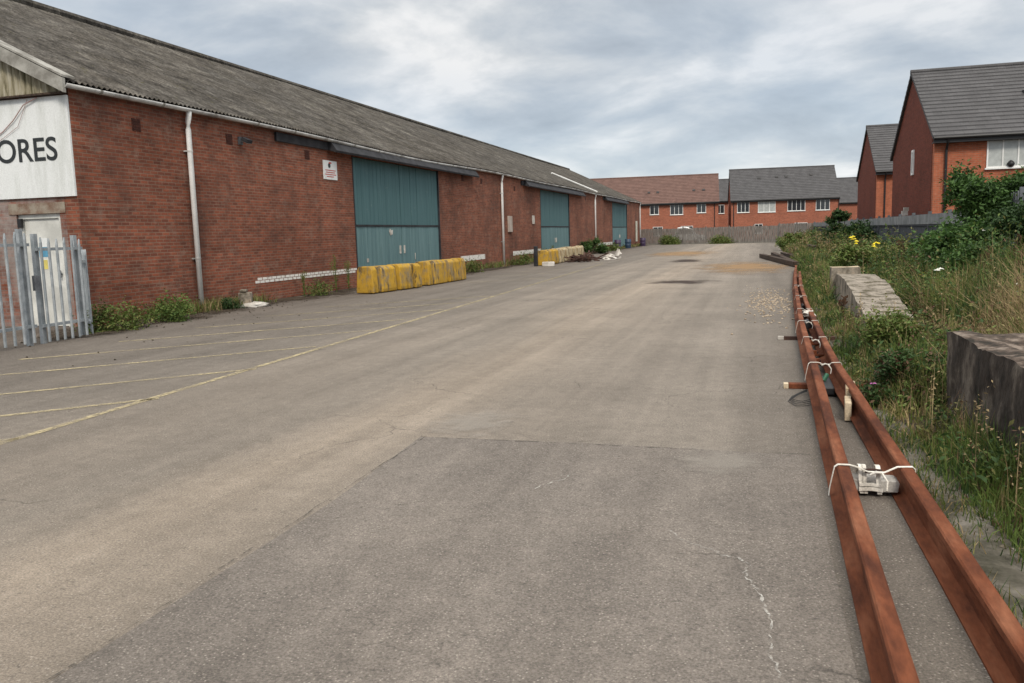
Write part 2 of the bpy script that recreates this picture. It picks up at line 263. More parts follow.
class MB:
    def __init__(s): s.v = []; s.f = []; s.mi = []; s.uv = {}
    def add(s, vs, fs, m=0):
        o = len(s.v); s.v += [tuple(p) for p in vs]; s.f += [tuple(i+o for i in f) for f in fs]; s.mi += [m]*len(fs); return s
    def box(s, a, b, m=0, T=None):
        x0, y0, z0 = a; x1, y1, z1 = b
        vs = [(x0, y0, z0), (x1, y0, z0), (x1, y1, z0), (x0, y1, z0), (x0, y0, z1), (x1, y0, z1), (x1, y1, z1), (x0, y1, z1)]
        if T is not None: vs = [tuple(T @ Vector(p)) for p in vs]
        return s.add(vs, [(0, 3, 2, 1), (4, 5, 6, 7), (0, 1, 5, 4), (1, 2, 6, 5), (2, 3, 7, 6), (3, 0, 4, 7)], m)
    def prism(s, poly, a0, a1, axis='y', m=0):
        def P(p, t): return (p[0], t, p[1]) if axis == 'y' else ((t, p[0], p[1]) if axis == 'x' else (p[0], p[1], t))
        n = len(poly); vs = [P(p, a0) for p in poly]+[P(p, a1) for p in poly]
        fs = [tuple(range(n)), tuple(range(2*n-1, n-1, -1))]+[(i, i+n, (i+1) % n+n, (i+1) % n) for i in range(n)]
        return s.add(vs, fs, m)
    def tube(s, pts, r, n=8, m=0, cap=True, flat=None):
        pts = [Vector(p) for p in pts]; vs = []; rs = r if isinstance(r, (list, tuple)) else [r]*len(pts)
        for i, p in enumerate(pts):
            d = (pts[min(i+1, len(pts)-1)]-pts[max(i-1, 0)]).normalized(); a = d.cross(Vector((0, 0, 1)))
            if a.length < .05: a = d.cross(Vector((0, 1, 0)))
            a.normalize(); b = a.cross(d)
            for k in range(n):
                t = 2*math.pi*k/n; kk = flat if flat else 1
                vs.append(p+a*math.cos(t)*rs[i]*(kk)+b*math.sin(t)*rs[i])
        fs = [(i*n+k, i*n+(k+1) % n, (i+1)*n+(k+1) % n, (i+1)*n+k) for i in range(len(pts)-1) for k in range(n)]
        if cap: fs += [tuple(range(n-1, -1, -1)), tuple(range((len(pts)-1)*n, len(pts)*n))]
        return s.add(vs, fs, m)
    def sweep(s, prof, pts, m=0):        # profile (x,z) swept along pts, kept upright
        pts = [Vector(p) for p in pts]; n = len(prof); vs = []
        for i, p in enumerate(pts):
            d = (pts[min(i+1, len(pts)-1)]-pts[max(i-1, 0)]); d.z = 0; d.normalize(); a = Vector((d.y, -d.x, 0))
            for q in prof: vs.append(p+a*q[0]+Vector((0, 0, q[1])))
        fs = [(i*n+k, i*n+(k+1) % n, (i+1)*n+(k+1) % n, (i+1)*n+k) for i in range(len(pts)-1) for k in range(n)]
        fs += [tuple(range(n-1, -1, -1)), tuple(range((len(pts)-1)*n, len(pts)*n))]
        return s.add(vs, fs, m)
    def build(s, name, mats, parent=None, loc=None, smooth=False, w=True, bevel=0):
        """w=True: vertices are in world space and are moved to the parent's / own origin"""
        me = bpy.data.meshes.new(name)
        off = Vector((0, 0, 0))
        if w and parent is not None: off = parent['_w'] if '_w' in parent else Vector((0, 0, 0))
        off = Vector(off)
        if loc is not None and w: off = Vector(loc)+ (off if parent is not None else Vector((0, 0, 0)))*0
        me.from_pydata([tuple(Vector(p)-off) for p in s.v], [], s.f)
        for mt in (mats if isinstance(mats, list) else [mats]): me.materials.append(mt)
        me.polygons.foreach_set('material_index', s.mi)
        uv = me.uv_layers.new(name='UVMap'); vs = me.vertices
        for p in me.polygons:
            n = p.normal
            for li in p.loop_indices:
                c = vs[me.loops[li].vertex_index].co+off
                if abs(n.z) > .9: q = (c.x, c.y)
                elif abs(n.x) > abs(n.y): q = (c.y, c.z)
                else: q = (c.x, c.z) if abs(n.z) < .3 else (c.x, c.y/max(.3, abs(n.z)))
                uv.data[li].uv = q
        me.update(); me.validate()
        if smooth: me.polygons.foreach_set('use_smooth', [True]*len(me.polygons))
        o = bpy.data.objects.new(name, me); COL.objects.link(o)
        if parent is not None:
            o.parent = parent
            if loc is not None and w: o.location = Vector(loc)-Vector(parent['_w'])
            elif loc is not None: o.location = loc
            o['_w'] = tuple(off)
        elif loc is not None: o.location = loc
        if parent is None: o['_w'] = tuple(off)
        if bevel:
            bm_ = o.modifiers.new('bevel', 'BEVEL'); bm_.width = bevel; bm_.segments = 2; bm_.limit_method = 'ANGLE'
        return o
def tag(o, label=None, cat=None, group=None, kind=None):
    for k, v in (('label', label), ('category', cat), ('group', group), ('kind', kind)):
        if v: o[k] = v
    return o
def thing(name, loc, label, cat, group=None, rz=0):
    o = bpy.data.objects.new(name, None); COL.objects.link(o); o.location = loc; o.rotation_euler.z = rz; o.empty_display_size = .3
    o['_w'] = tuple(loc) if rz == 0 else (0.0, 0.0, 0.0)
    return tag(o, label, cat, group)
def dup(root, loc, rz, label, group=None):
    def cp(o, par):
        c = o.copy(); COL.objects.link(c)
        if par is not None: c.parent = par
        for ch in [x for x in bpy.data.objects if x.parent == o]: cp(ch, c)
        return c
    r = cp(root, None); r.location = loc; r.rotation_euler.z = rz; r['label'] = label
    if group: r['group'] = group
    return r
def sheet(name, poly, z, m, uvunit=False, kind='structure'):
    me = bpy.data.meshes.new(name); me.from_pydata([(x, y, z) for x, y in poly], [], [tuple(range(len(poly)))]); me.materials.append(m)
    o = bpy.data.objects.new(name, me); COL.objects.link(o)
    if uvunit:
        uv = me.uv_layers.new(name='UVMap'); xs = [p[0] for p in poly]; ys = [p[1] for p in poly]
        for l in me.loops:
            c = me.vertices[l.vertex_index].co
            uv.data[l.index].uv = ((c.x-min(xs))/(max(xs)-min(xs))*2-1, (c.y-min(ys))/(max(ys)-min(ys))*2-1)
    if kind: o['kind'] = kind
    return o

# ------------------------------------------------------------------ ground
sheet('ground', [(-400, -300), (400, -300), (400, 600), (-400, 600)], -.06, mottled('rough_ground', (.05, .055, .03), (.11, .10, .07), .5, .95, kind='World'))
sheet('asphalt_yard', [(-40, -25), (1.75, -25), (1.75, 10), (1.9, 60), (2.6, 93.2), (-12, 97.2), (-40, 97.2)], 0, MT['asphalt'])
sheet('asphalt_patch', [(-2.53, -6), (.33, -6), (.36, 6.02), (-1.1, 6.10), (-2.60, 6.06), (-2.5, 4.4)], .004, MT['patch'])
def strip(pts, w, z, name, m, jit=0):
    vs = []; fs = []
    for i, p in enumerate(pts):
        a = Vector(pts[max(0, i-1)]); b = Vector(pts[min(len(pts)-1, i+1)]); d = (b-a).normalized(); n = Vector((-d.y, d.x)); ww = w*(1+random.uniform(-jit, jit))/2
        vs += [(p[0]+n.x*ww, p[1]+n.y*ww, z), (p[0]-n.x*ww, p[1]-n.y*ww, z)]
    fs = [(2*i, 2*i+1, 2*i+3, 2*i+2) for i in range(len(pts)-1)]
    me = bpy.data.meshes.new(name); me.from_pydata(vs, [], fs); me.materials.append(m); o = bpy.data.objects.new(name, me); COL.objects.link(o); o['kind'] = 'structure'; return o
def wob(a, b, n, amp):
    return [(a[0]+(b[0]-a[0])*i/n+(random.uniform(-amp, amp) if 0 < i < n else 0), a[1]+(b[1]-a[1])*i/n+(random.uniform(-amp, amp) if 0 < i < n else 0)) for i in range(n+1)]
strip(wob((-2.60, 6.06), (.36, 6.04), 30, .012), .016, .008, 'tar_joint', MT['tar'], .5)
strip(wob((-2.56, 6.06), (-2.5, 1.0), 40, .010), .008, .008, 'tar_joint', MT['tar'], .5)
# painted parking bays: one long line and angled bay lines towards the building
strip([(-5.75, -1), (-6.01, 5.23), (-6.74, 22.04), (-7.1, 30), (-7.6, 42)], .095, .005, 'bay_line', MT['line'])
for a, b in [((-9.9, 7.6), (-6.42, 11.1)), ((-9.6, 5.5), (-6.1, 9.05)), ((-9.5, 3.5), (-6.02, 7.15)), ((-10.3, 9.4), (-6.5, 13.2)), ((-10.3, 11.4), (-6.6, 15.1)),
             ((-10.3, 13.4), (-6.62, 17.1)), ((-10.2, 15.6), (-6.68, 19.1)), ((-10.0, 17.8), (-6.75, 21.0)), ((-10.2, 1.4), (-6.0, 5.4)), ((-9.6, 27.2), (-7.4, 29.4)), ((-9.9, 31), (-8.1, 33.0)), ((-9.8, 34.6), (-8.0, 36.6)), ((-9.6, 38.2), (-8.0, 40.2)), ((-9.3, 42), (-7.8, 44))]:
    strip([a, b], .095, .005, 'bay_line', MT['line'])
def fine(P, n=7, a=.012):
    return [(P[i][0]+(P[i+1][0]-P[i][0])*k/n+random.uniform(-a, a), P[i][1]+(P[i+1][1]-P[i][1])*k/n+random.uniform(-a, a)) for i in range(len(P)-1) for k in range(n)]
strip(fine([(-.45, 4.34), (-.38, 4.22), (-.30, 4.15), (-.22, 4.10), (-.14, 4.03), (-.08, 4.02), (-.03, 3.96), (-.05, 3.85), (-.02, 3.72), (.03, 3.62), (.045, 3.5), (.06, 3.32), (.055, 3.1), (.09, 2.9)]), .010, .009, 'crack_deposit', MT['chalk'], .8)
strip(fine([(-1.35, 4.9), (-1.22, 5.1), (-1.17, 5.3)]), .008, .009, 'crack_deposit', MT['chalk'], .5)
def blot(cx, cy, rx, ry, z, m, name='stain'): sheet(name, [(cx-rx, cy-ry), (cx+rx, cy-ry), (cx+rx, cy+ry), (cx-rx, cy+ry)], z, m, True)
blot(-2.3, 26.2, 1.5, 1.3, .006, MT['st_dark']); blot(-.5, 36, 2.6, 7, .0065, MT['st_rust']); blot(-3.6, 44, 1.2, 3, .006, MT['st_dark'])
blot(-.25, 5.75, .42, .45, .0095, MT['st_light']); blot(-2.35, 6.6, .5, .7, .0095, MT['st_light']); blot(-5, 58, 3, 9, .006, MT['st_rust'])
def drift(items, name, m):
    vs = []; uvs = []
    for i, (cx, cy, rx, ry) in enumerate(items):
        z = .010+.0004*i
        for a_, b_ in ((-1, -1), (1, -1), (1, 1), (-1, 1)): vs.append((cx+a_*rx, cy+b_*ry, z)); uvs.append((a_, b_))
    me = bpy.data.meshes.new(name); me.from_pydata(vs, [], [tuple(range(4*i, 4*i+4)) for i in range(len(items))]); me.materials.append(m); uv = me.uv_layers.new(name='UVMap')
    for l in me.loops: uv.data[l.index].uv = uvs[l.vertex_index]
    o = bpy.data.objects.new(name, me); COL.objects.link(o); o['kind'] = 'structure'
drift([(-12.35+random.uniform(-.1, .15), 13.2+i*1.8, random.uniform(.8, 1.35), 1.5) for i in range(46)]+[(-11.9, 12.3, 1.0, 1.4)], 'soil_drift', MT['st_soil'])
sheet('concrete_verge', [(.84, -3), (1.9, -3), (1.9, 8.5), (1.0, 8.5), (.90, 6)], .006, MT['verge'])

def sm(t): t = np.clip(t, 0, 1); return t*t*(3-2*t)
def edge(y):
    y = np.asarray(y, float); return np.interp(y, [0, 5, 6.3, 7.6, 10, 14, 20, 26, 79, 120], [1.19, 1.19, 1.12, 1.0, .93, .95, 1.13, 1.32, 1.72, 1.8])+.03*np.sin(y*1.9)+.08*(vn2(y*.8, 3.3, 5)-.5)
def bankz(x, y):
    e = edge(y); return .26*sm((x-e-.15)/2.6)+.10*(fbm(np.asarray(x)*1.3, np.asarray(y)*1.1, 2)-.5)*sm((x-e)/.5)+.03*sm((x-e)/.12)-.012
ys = np.concatenate([np.arange(-6, 25, .28), np.arange(25, 96, .8), [100, 115, 140]]); us = np.concatenate([np.linspace(0, 1, 12)**1.3*1.6, np.linspace(1.9, 5, 12), [7, 12, 30, 60]])
vs = []; fs = []
for y in ys:
    for u_ in us: x = float(edge(y))+u_-.03; vs.append((x, y, float(bankz(x, y)) if u_ > 0 else -.02))
nu = len(us)
for i in range(len(ys)-1):
    for j in range(nu-1): fs.append((i*nu+j, i*nu+j+1, (i+1)*nu+j+1, (i+1)*nu+j))
me = bpy.data.meshes.new('grass_bank'); me.from_pydata(vs, [], fs); me.materials.append(MT['soil']); bank = bpy.data.objects.new('grass_bank', me); COL.objects.link(bank); bank['kind'] = 'structure'

# ------------------------------------------------------------------ warehouse
WX, Y0, Y1 = -12.87, 13.5, 95.0; RX, RZ = -21.0, 8.82
def eave(y): return 4.76-.10*math.exp(-((y-29)/8)**2)+.02*math.sin(y*.35)
wh = thing('warehouse', (-12.87, 13.5, 0), 'long low red brick warehouse with weathered corrugated roof and teal doors', 'warehouse')
DO = [(25.25, 33.0), (50.0, 58.2), (76.3, 85.3)]; DZ = 4.32
b = MB(); y = Y0
for a, c in DO+[(Y1, None)]:
    b.box((WX-.33, y, -.2), (WX, a, 4.72))
    if c: b.box((WX-.33, a, DZ), (WX, c, 4.70)); y = c
b.build('front_wall', MT['brick'], wh)
b = MB()   # gable wall with door opening (X -14.45 .. -13.35)
b.box((-14.45+1.10, Y0, -.2), (WX-.332, Y0+.33, 2.28)); b.box((-29.1, Y0, -.2), (-14.45, Y0+.33, 2.28)); b.box((-29.1, Y0, 2.28), (WX-.332, Y0+.33, 4.56))
b.build('gable_wall', MT['brick_gable'], wh)
b = MB(); b.box((-29.1, Y0+.34, -.2), (-28.8, Y1, 4.7)); b.box((-28.79, Y1-.33, -.2), (WX-.332, Y1, 4.7)); b.prism([(-29.1, 4.7), (WX-.332, 4.7), (RX, RZ-.15)], Y1-.33, Y1); b.build('rear_wall', MT['brick'], wh)
# corrugated roof sheets: real corrugations
def corrugated(xa, za_f, xb, zb, ya, yb, sgn):
    P = .146; n = int((yb-ya)/P*6); t = np.linspace(0, 1, 6); vs = []; fs = []
    for i in range(n+1):
        y = ya+(yb-ya)*i/n; h = .024*math.cos(2*math.pi*(y-ya)/P); za = za_f(y)
        for k in t: vs.append((xa+(xb-xa)*k, y, za+(zb+.03*math.sin(y*.21)-za)*k+h+.03*math.sin(y*.5+k*5)*k*(1-k)*3))
    for i in range(n):
        for k in range(5): fs.append((i*6+k, i*6+k+1, (i+1)*6+k+1, (i+1)*6+k) if sgn > 0 else (i*6+k, (i+1)*6+k, (i+1)*6+k+1, i*6+k+1))
    return vs, fs
vs, fs = corrugated(WX+.15, lambda y: eave(y)+.03, RX, RZ, Y0-.22, Y1+.15, 1)
o = MB().add(vs, fs).build('roof', MT['roof_old'], wh, smooth=True)
vs, fs = corrugated(-29.3, lambda y: 4.78, RX, RZ, Y0-.22, Y1+.15, -1); MB().add(vs, fs).build('roof', MT['roof_old'], wh, smooth=True)
b = MB(); b.tube([(RX, Y0-.25, RZ+.05), (RX, 40, RZ+.04), (RX, 70, RZ+.02), (RX, Y1+.17, RZ+.04)], .13, 8); b.build('ridge_capping', MT['roof_old'], wh)
sl_ = (RZ-4.79)/(WX+.15-RX)
b = MB()     # verge flashing on the near gable, following the slope
for s_, xa in ((1, WX+.17), (-1, -29.32)):
    T = [(xa, 4.80), (RX, RZ+.07), (RX, RZ-.22), (xa, 4.53)]
    b.prism(T if s_ > 0 else T[::-1], Y0-.30, Y0-.225)
    T2 = [(xa, 4.86), (RX, RZ+.12), (RX, RZ+.08), (xa, 4.82)]; b.prism(T2 if s_ > 0 else T2[::-1], Y0-.30, Y0+.02)
b.build('verge_board', MT['flash'], wh)
b = MB(); x = WX-.02      # mossy corrugated cladding in the gable triangle
zt = lambda x_: RZ-.1-abs(x_-RX)*sl_
px = x; pts = []
while px > -29:
    pts.append(px); px -= .025
vs = []; fs = []
for i, px in enumerate(pts): yy = Y0-.10+.028*math.cos(2*math.pi*i*.025/.15); vs += [(px, yy, 4.58), (px, yy, max(4.60, zt(px)))]
fs = [(2*i, 2*i+1, 2*i+3, 2*i+2) for i in range(len(pts)-1)]
b.add(vs, fs).build('gable_cladding', MT['clad'], wh, smooth=True)
b = MB(); b.box((-29, Y0-.15, 4.55), (WX, Y0-.04, 4.585)); b.build('cladding_edge', MT['timber_dark'], wh)
# gutter
gp = [(.075*math.cos(a), .075*math.sin(a)) for a in [math.pi+math.pi*k/8 for k in range(9)]]+[(.062*math.cos(a), .062*math.sin(a)) for a in [2*math.pi-math.pi*k/8 for k in range(9)]]
b = MB(); b.sweep(gp, [(WX+.16, y, eave(y)-.035) for y in np.arange(Y0-.25, Y1+.2, .9)])
b.build('gutter', MT['gutter'], wh, smooth=True)
gj = None
for y in np.arange(Y0+.6, Y1, 1.83):
    if gj is None: gj = MB().sweep([(p[0]*1.12, p[1]*1.12) for p in gp], [(WX+.16, y, eave(y)-.035), (WX+.16, y+.07, eave(y)-.035)]).build('gutter_joint', MT['flash'], wh); gy, gz = y, eave(y)
    else: c = gj.copy(); COL.objects.link(c); c.location = (0, y-gy, eave(y)-gz)
for y in (16.9, 41.75, 67.6, 94.4):
    b = MB(); e = eave(y); b.tube([(WX+.15, y, e-.09), (WX+.14, y, e-.2), (WX+.10, y, e-.34), (WX+.10, y, e-.5), (WX+.10, y, .03)], .062, 12)
    o = b.build('downpipe', MT['white_pvc'], wh, loc=(WX+.10, y, .03), smooth=True)
    for z in (3.75, 1.25): MB().tube([(WX+.10, y, z-.02), (WX+.10, y, z+.02)], .070, 12).box((WX, y-.10, z-.015), (WX+.05, y+.10, z+.015)).build('pipe_bracket', MT['gutter'], o)
# doors: boards in two upper and two lower leaves
for j, (ya, yb) in enumerate(DO):
    ym = (ya+yb)/2; zm = 2.05
    for (p, q, za, zb, m_) in ((ya+.05, ym-.02, zm+.03, DZ-.02, 'teal'), (ym+.02, yb-.05, zm+.03, DZ-.02, 'teal'), (ya+.05, ym-.02, .02, zm-.03, 'teal_low'), (ym+.02, yb-.05, .02, zm-.03, 'teal_low')):
        b = MB(); n = max(8, int((q-p)/.30)); w_ = (q-p)/n
        for i in range(n):
            d = random.uniform(0, .012); b.box((WX-.13, p+i*w_+.006, za), (WX-.06+d, p+(i+1)*w_-.006, zb))
        b.box((WX-.15, p, za), (WX-.131, q, zb))
        o = b.build('door_leaf', MT[m_], wh, loc=(WX-.1, p, za))
        if za < 1:
            c = MB(); yy = q-.22 if q < ym+.1 else p+.12
            c.box((WX-.058, yy, 1.02), (WX-.02, yy+.09, 1.32)); c.build('door_handle', MT['rag'], o)
    b = MB(); b.box((WX-.2, ya, 0), (WX+.012, ya+.06, DZ)); b.box((WX-.2, yb-.06, 0), (WX+.012, yb, DZ)); b.box((WX-.2, ya, zm-.035), (WX-.035, yb, zm+.035)); b.build('door_frame', MT['black_felt'], wh)
# scuff marks on first door
MB().prism([(28.0, 1.86), (28.1, 1.70), (28.3, 1.74), (28.33, 1.90), (28.2, 1.88), (28.1, 1.95)], WX-.044, WX-.038, 'x').build('paint_scrape', MT['rag'], wh)
MB().box((WX-.044, 30.3, .75), (WX-.040, 30.36, 1.0)).build('paint_scrape', MT['rag'], wh); MB().box((WX-.044, 26.1, .80), (WX-.040, 26.25, .93)).build('paint_scrape', MT['rag'], wh)
# black door-track canopies under the eaves
for (ya, yb, nb) in ((23.6, 37.4, 2.9), (46.2, 62.5, .5), (72.0, 84.8, .5)):
    b = MB(); b.prism([(WX+.003, 4.60), (WX+.003, 4.38), (WX+.34, 4.28), (WX+.36, 4.34), (WX+.13, 4.66)], ya, yb, 'y')
    b.box((WX+.002, ya-nb, 4.36), (WX+.07, ya-.01, 4.60)); b.build('door_canopy', MT['black_felt'], wh)
# painted white bands on the brickwork
for (ya, yb, two) in ((19.3, 25.22, 1), (35.4, 38.9, 0), (43.8, 49.9, 0), (63.2, 66.0, 0), (69.2, 76.2, 0)):
    b = MB()
    if two:
        for row in range(2):
            y = ya+random.uniform(0, .1)+row*.11
            while y < yb-.1:
                b.box((WX+.001, y, .50+row*.080), (WX+.006, min(yb, y+.20), .565+row*.080)); y += .232
    else: b.box((WX+.001, ya, .46), (WX+.006, yb, .70))
    b.build('painted_band', MT['white_bricks'], wh)
# air bricks, blocked vents, floodlight, small boards
tcm = mottled('dark_terracotta', (.05, .018, .013), (.09, .03, .02), 9)
for y, z in ((15.3, 4.17), (18.6, 4.20), (22.4, 4.12), (36.0, 4.2), (38.7, 4.2), (44.4, 4.1), (64, 4.2)):
    b = MB(); b.box((WX+.001, y-.13, z-.13), (WX+.012, y+.13, z+.13))
    for k in range(4): b.box((WX+.012, y-.11, z-.10+k*.055), (WX+.02, y+.11, z-.075+k*.055))
    b.build('air_brick', tcm, wh)
fl = thing('floodlight', (WX, 19.05, 4.2), 'small dark wall lamp on the brickwork below the gutter', 'lamp')
MB().box((WX, 18.97, 4.10), (WX+.05, 19.13, 4.30)).box((WX+.05, 19.02, 4.17), (WX+.14, 19.08, 4.23)).build('bracket', MT['galv_dark'], fl)
b = MB(); b.prism([(WX+.10, 4.20), (WX+.28, 4.12), (WX+.31, 4.20), (WX+.14, 4.29)], 18.95, 19.17, 'y').build('lamp_housing', MT['black_felt'], fl)
MB().prism([(WX+.12, 4.188), (WX+.27, 4.120), (WX+.268, 4.110), (WX+.118, 4.178)], 18.97, 19.15, 'y').build('lamp_glass', MT['lamp'], fl)
MB().box((WX, 42.9, 1.75), (WX+.08, 43.6, 2.6)).build('meter_box', mottled('cream_box', (.34, .28, .24), (.46, .40, .36), 2, bmp=0), wh, bevel=.01)
MB().box((WX, 48.0, 2.2), (WX+.03, 48.5, 2.7)).build('notice_plate', MT['rag'], wh)
# strip of pale flashing crossing the roof
b = MB(); q0 = Vector((WX+.25, 67.6, 4.86)); q1 = Vector((-15.6, 64.4, 4.79+(WX+.2+15.6)*sl_+.09)); b.tube([q0, (q0+q1)/2, q1], .07, 6); b.build('roof_flashing', MT['white_pvc'], wh)
# white door in gable
b = MB(); b.box((-14.45, Y0+.05, 0), (-14.36, Y0+.14, 2.28)).box((-13.44, Y0+.05, 0), (-13.35, Y0+.14, 2.28)).box((-14.36, Y0+.05, 2.19), (-13.44, Y0+.14, 2.28)); o = b.build('door_frame', MT['door_white'], wh)
o = MB().box((-14.355, Y0+.09, .01), (-13.445, Y0+.135, 2.185)).build('door', MT['door_white'], wh)
o['label'] = 'white door pasted with blue and yellow notices'
MB().box((-14.05, Y0+.085, 1.42), (-13.80, Y0+.089, 1.62)).build('notice', MT['blue'], o); MB().box((-14.02, Y0+.085, 1.62), (-13.82, Y0+.089, 1.80)).build('notice', MT['sign_white'], o)
MB().box((-14.03, Y0+.085, 1.17), (-13.86, Y0+.089, 1.36)).build('notice', MT['yel_paper'], o); MB().tube([(-13.52, Y0+.04, 1.0), (-13.52, Y0+.04, 1.14)], .018, 8).box((-13.535, Y0+.04, 1.05), (-13.505, Y0+.09, 1.08)).build('handle', MT['galv_dark'], o)
MB().box((-14.42, Y0-.02, 2.02), (-14.33, Y0+.04, 2.2)).build('door_closer', MT['dark_pvc'], o)
MB().box((-14.62, Y0-.015, 2.285), (-13.2, Y0+.30, 2.50)).build('lintel', mottled('stained_lintel', (.16, .09, .06), (.30, .26, .21), 3), wh)

# ------------------------------------------------------------------ signs
def text_mesh(body, size, width, name, m, parent, origin, rotz=0, off=.0, sx=1, depth=.004):
    cu = bpy.data.curves.new(name, 'FONT'); cu.body = body; cu.size = size; cu.extrude = depth; cu.offset = off; cu.align_x = 'RIGHT'
    tmp = bpy.data.objects.new('tmp', cu); COL.objects.link(tmp); dg = bpy.context.evaluated_depsgraph_get()
    me = bpy.data.meshes.new_from_object(tmp.evaluated_get(dg)); bpy.data.objects.remove(tmp); me.name = name
    xs = [v.co.x for v in me.vertices]; s = (width/(max(xs)-min(xs))) if width else sx; mx = max(xs)
    R = Matrix.Rotation(rotz, 4, 'Z') @ Matrix.Rotation(math.pi/2, 4, 'X')
    for v in me.vertices: v.co = R @ Vector(((v.co.x-mx)*s, v.co.y, v.co.z))
    me.materials.clear(); me.materials.append(m); o = bpy.data.objects.new(name, me); COL.objects.link(o); o.parent = parent
    o.location = Vector(origin)-Vector(parent['_w']); return o
sg = thing('wall_sign', (-14.9, Y0-.04, 2.6), 'large white board with black capitals ORES on the gable above the door', 'sign')
MB().box((-17.3, Y0-.05, 2.6), (WX-.01, Y0-.004, 4.53)).build('sign_board', MT['sign_white'], sg)
text_mesh('STORES', .635, 2.20, 'lettering', MT['letter'], sg, (-13.215, Y0-.056, 3.32), off=.006)
MB().tube([(-13.55, Y0-.09, 4.52), (-13.9, Y0-.09, 4.40), (-14.2, Y0-.08, 4.12), (-14.5, Y0-.07, 3.92), (-15.0, Y0-.07, 3.7)], .010, 5).tube([(-13.8, Y0-.08, 4.5), (-14.1, Y0-.075, 4.0), (-14.6, Y0-.07, 3.75)], .005, 5).build('loose_cable', MT['wire'], sg)
s2 = thing('wall_notice', (WX, 23.75, 3.5), 'small white notice with red lettering on the brick wall left of the first teal door', 'notice')
MB().box((WX, 23.32, 3.47), (WX+.02, 24.18, 4.05)).build('notice_board', MT['sign_white'], s2)
b = MB()
b.tube([(WX+.022, 23.68, 3.90), (WX+.028, 23.68, 3.90)], .075, 14); b.build('emblem', MT['letter'], s2)
b = MB(); b.box((WX+.021, 23.66, 3.96), (WX+.030, 23.82, 4.0))
for k, (p, q) in enumerate(((23.42, 24.08), (23.46, 24.02), (23.40, 24.10), (23.50, 23.95))): b.box((WX+.021, p, 3.74-k*.065), (WX+.024, q, 3.765-k*.065))
b.build('printed_lines', MT['red_letter'], s2)
MB().box((WX+.06, 91.0, .5), (WX+.10, 92.2, 2.7)).box((WX, 91.5, .5), (WX+.06, 91.7, 2.6)).build('pale_board', mottled('pale_board', (.45, .44, .36), (.62, .60, .52), 2, bmp=0), None, loc=(WX+.1, 92.4, .5))
tag(bpy.data.objects['pale_board'], 'tall pale board fixed upright beside the third teal door', 'board')

# ------------------------------------------------------------------ concrete barrier blocks
def barrier(L, m, loc, rz, label, group, seed):
    random.seed(seed); t = thing('barrier_block', loc, label, 'barrier', group, rz)
    h = .80; b = MB(); b.prism([(-.16, .0), (.16, .0), (.12, h-.10), (.09, h-.05), (-.09, h-.05), (-.12, h-.10)], .03, L-.03, 'y')
    b.build('core', MT['core'], t, w=False, bevel=.015)
    segs = [(0, .28), (.48, L/2-.12), (L/2+.12, L-.55), (L-.36, L)]
    for (p, q) in segs:
        b = MB(); k = random.uniform(0, .05)
        b.prism([(-.30, .02), (.30, .02), (.29+k, .12), (.25+k, h-.10), (.19, h+.015-k), (-.19, h+.015-k), (-.25, h-.10), (-.30, .12)], p, q, 'y'); b.build('raised_panel', m, t, w=False, bevel=.03)
    return t
barrier(2.8, MT['yellow'], (-11.0, 22.0, 0), -.13, 'yellow concrete barrier block nearest the camera in front of the first teal door', 'yellow barrier blocks', 3)
barrier(3.45, MT['yellow'], (-10.70, 25.55, 0), -.02, 'second yellow concrete barrier block, touching the nearest one', 'yellow barrier blocks', 4)
for k, (y, L, m, lab) in enumerate(((40.7, 2.6, 'yellow', 'yellow stained barrier block at the near end of the row by the second teal door'), (43.6, 2.3, 'cream', 'cream flaking barrier block just behind the yellow one at the second teal door'),
        (46.2, 2.5, 'cream', 'third cream barrier block of the row at the second teal door'), (49.0, 3.0, 'cream', 'furthest cream barrier block of the row at the second teal door'))):
    barrier(L, MT[m], (-10.45-k*.12, y, 0), .02, lab, 'barrier blocks by the second door', 20+k)
random.seed(5)
tag(MB().box((-10.75, 40.2, 0), (-10.57, 40.4, 1.0)).build('marker_post', MT['black_felt'], None, loc=(-10.66, 40.3, 0), bevel=.03), 'stubby black post at the end of the cream and yellow barrier row', 'post')

# ------------------------------------------------------------------ litter and oddments along the wall
def lump(rx, ry, rz, seed, n=10, jag=.25):
    r = random.Random(seed); vs = []; fs = []
    rows = 6
    for i in range(rows+1):
        th = math.pi*.5*i/rows
        for k in range(n):
            q = 1+r.uniform(-jag, jag); ph = 2*math.pi*k/n; vs.append((rx*math.cos(th)*math.cos(ph)*q, ry*math.cos(th)*math.sin(ph)*q, rz*math.sin(th)*(1+r.uniform(-jag, jag)*.6)))
    for i in range(rows):
        for k in range(n): fs.append((i*n+k, i*n+(k+1) % n, (i+1)*n+(k+1) % n, (i+1)*n+k))
    return MB().add(vs, fs)
def single(mb, name, m, loc, label, cat, group=None, smooth=False, bevel=0, rz=0):
    o = mb.build(name, m, None, loc=loc, w=False, smooth=smooth, bevel=bevel); o.rotation_euler.z = rz; return tag(o, label, cat, group)
single(lump(.36, .13, .12, 1, 12, .4), 'crumpled_plastic', MT['rag'], (-12.0, 17.9, .0), 'crumpled white plastic sheet lying by the wall past the first downpipe', 'litter', smooth=True, rz=.9)
single(MB().box((-.16, -.13, 0), (.16, .13, .34)).box((-.12, -.13, .34), (.05, .12, .42)), 'broken_block', MT['concrete'], (-12.5, 18.3, 0), 'broken grey concrete stub standing against the wall behind the white plastic', 'rubble', bevel=.03, rz=.4)
single(MB().box((-.30, -.2, 0), (.30, .2, .24)), 'kerb_block', MT['rag'], (-9.85, 39.6, 0), 'white kerb block lying in front of the black post', 'block', bevel=.04, rz=.15)
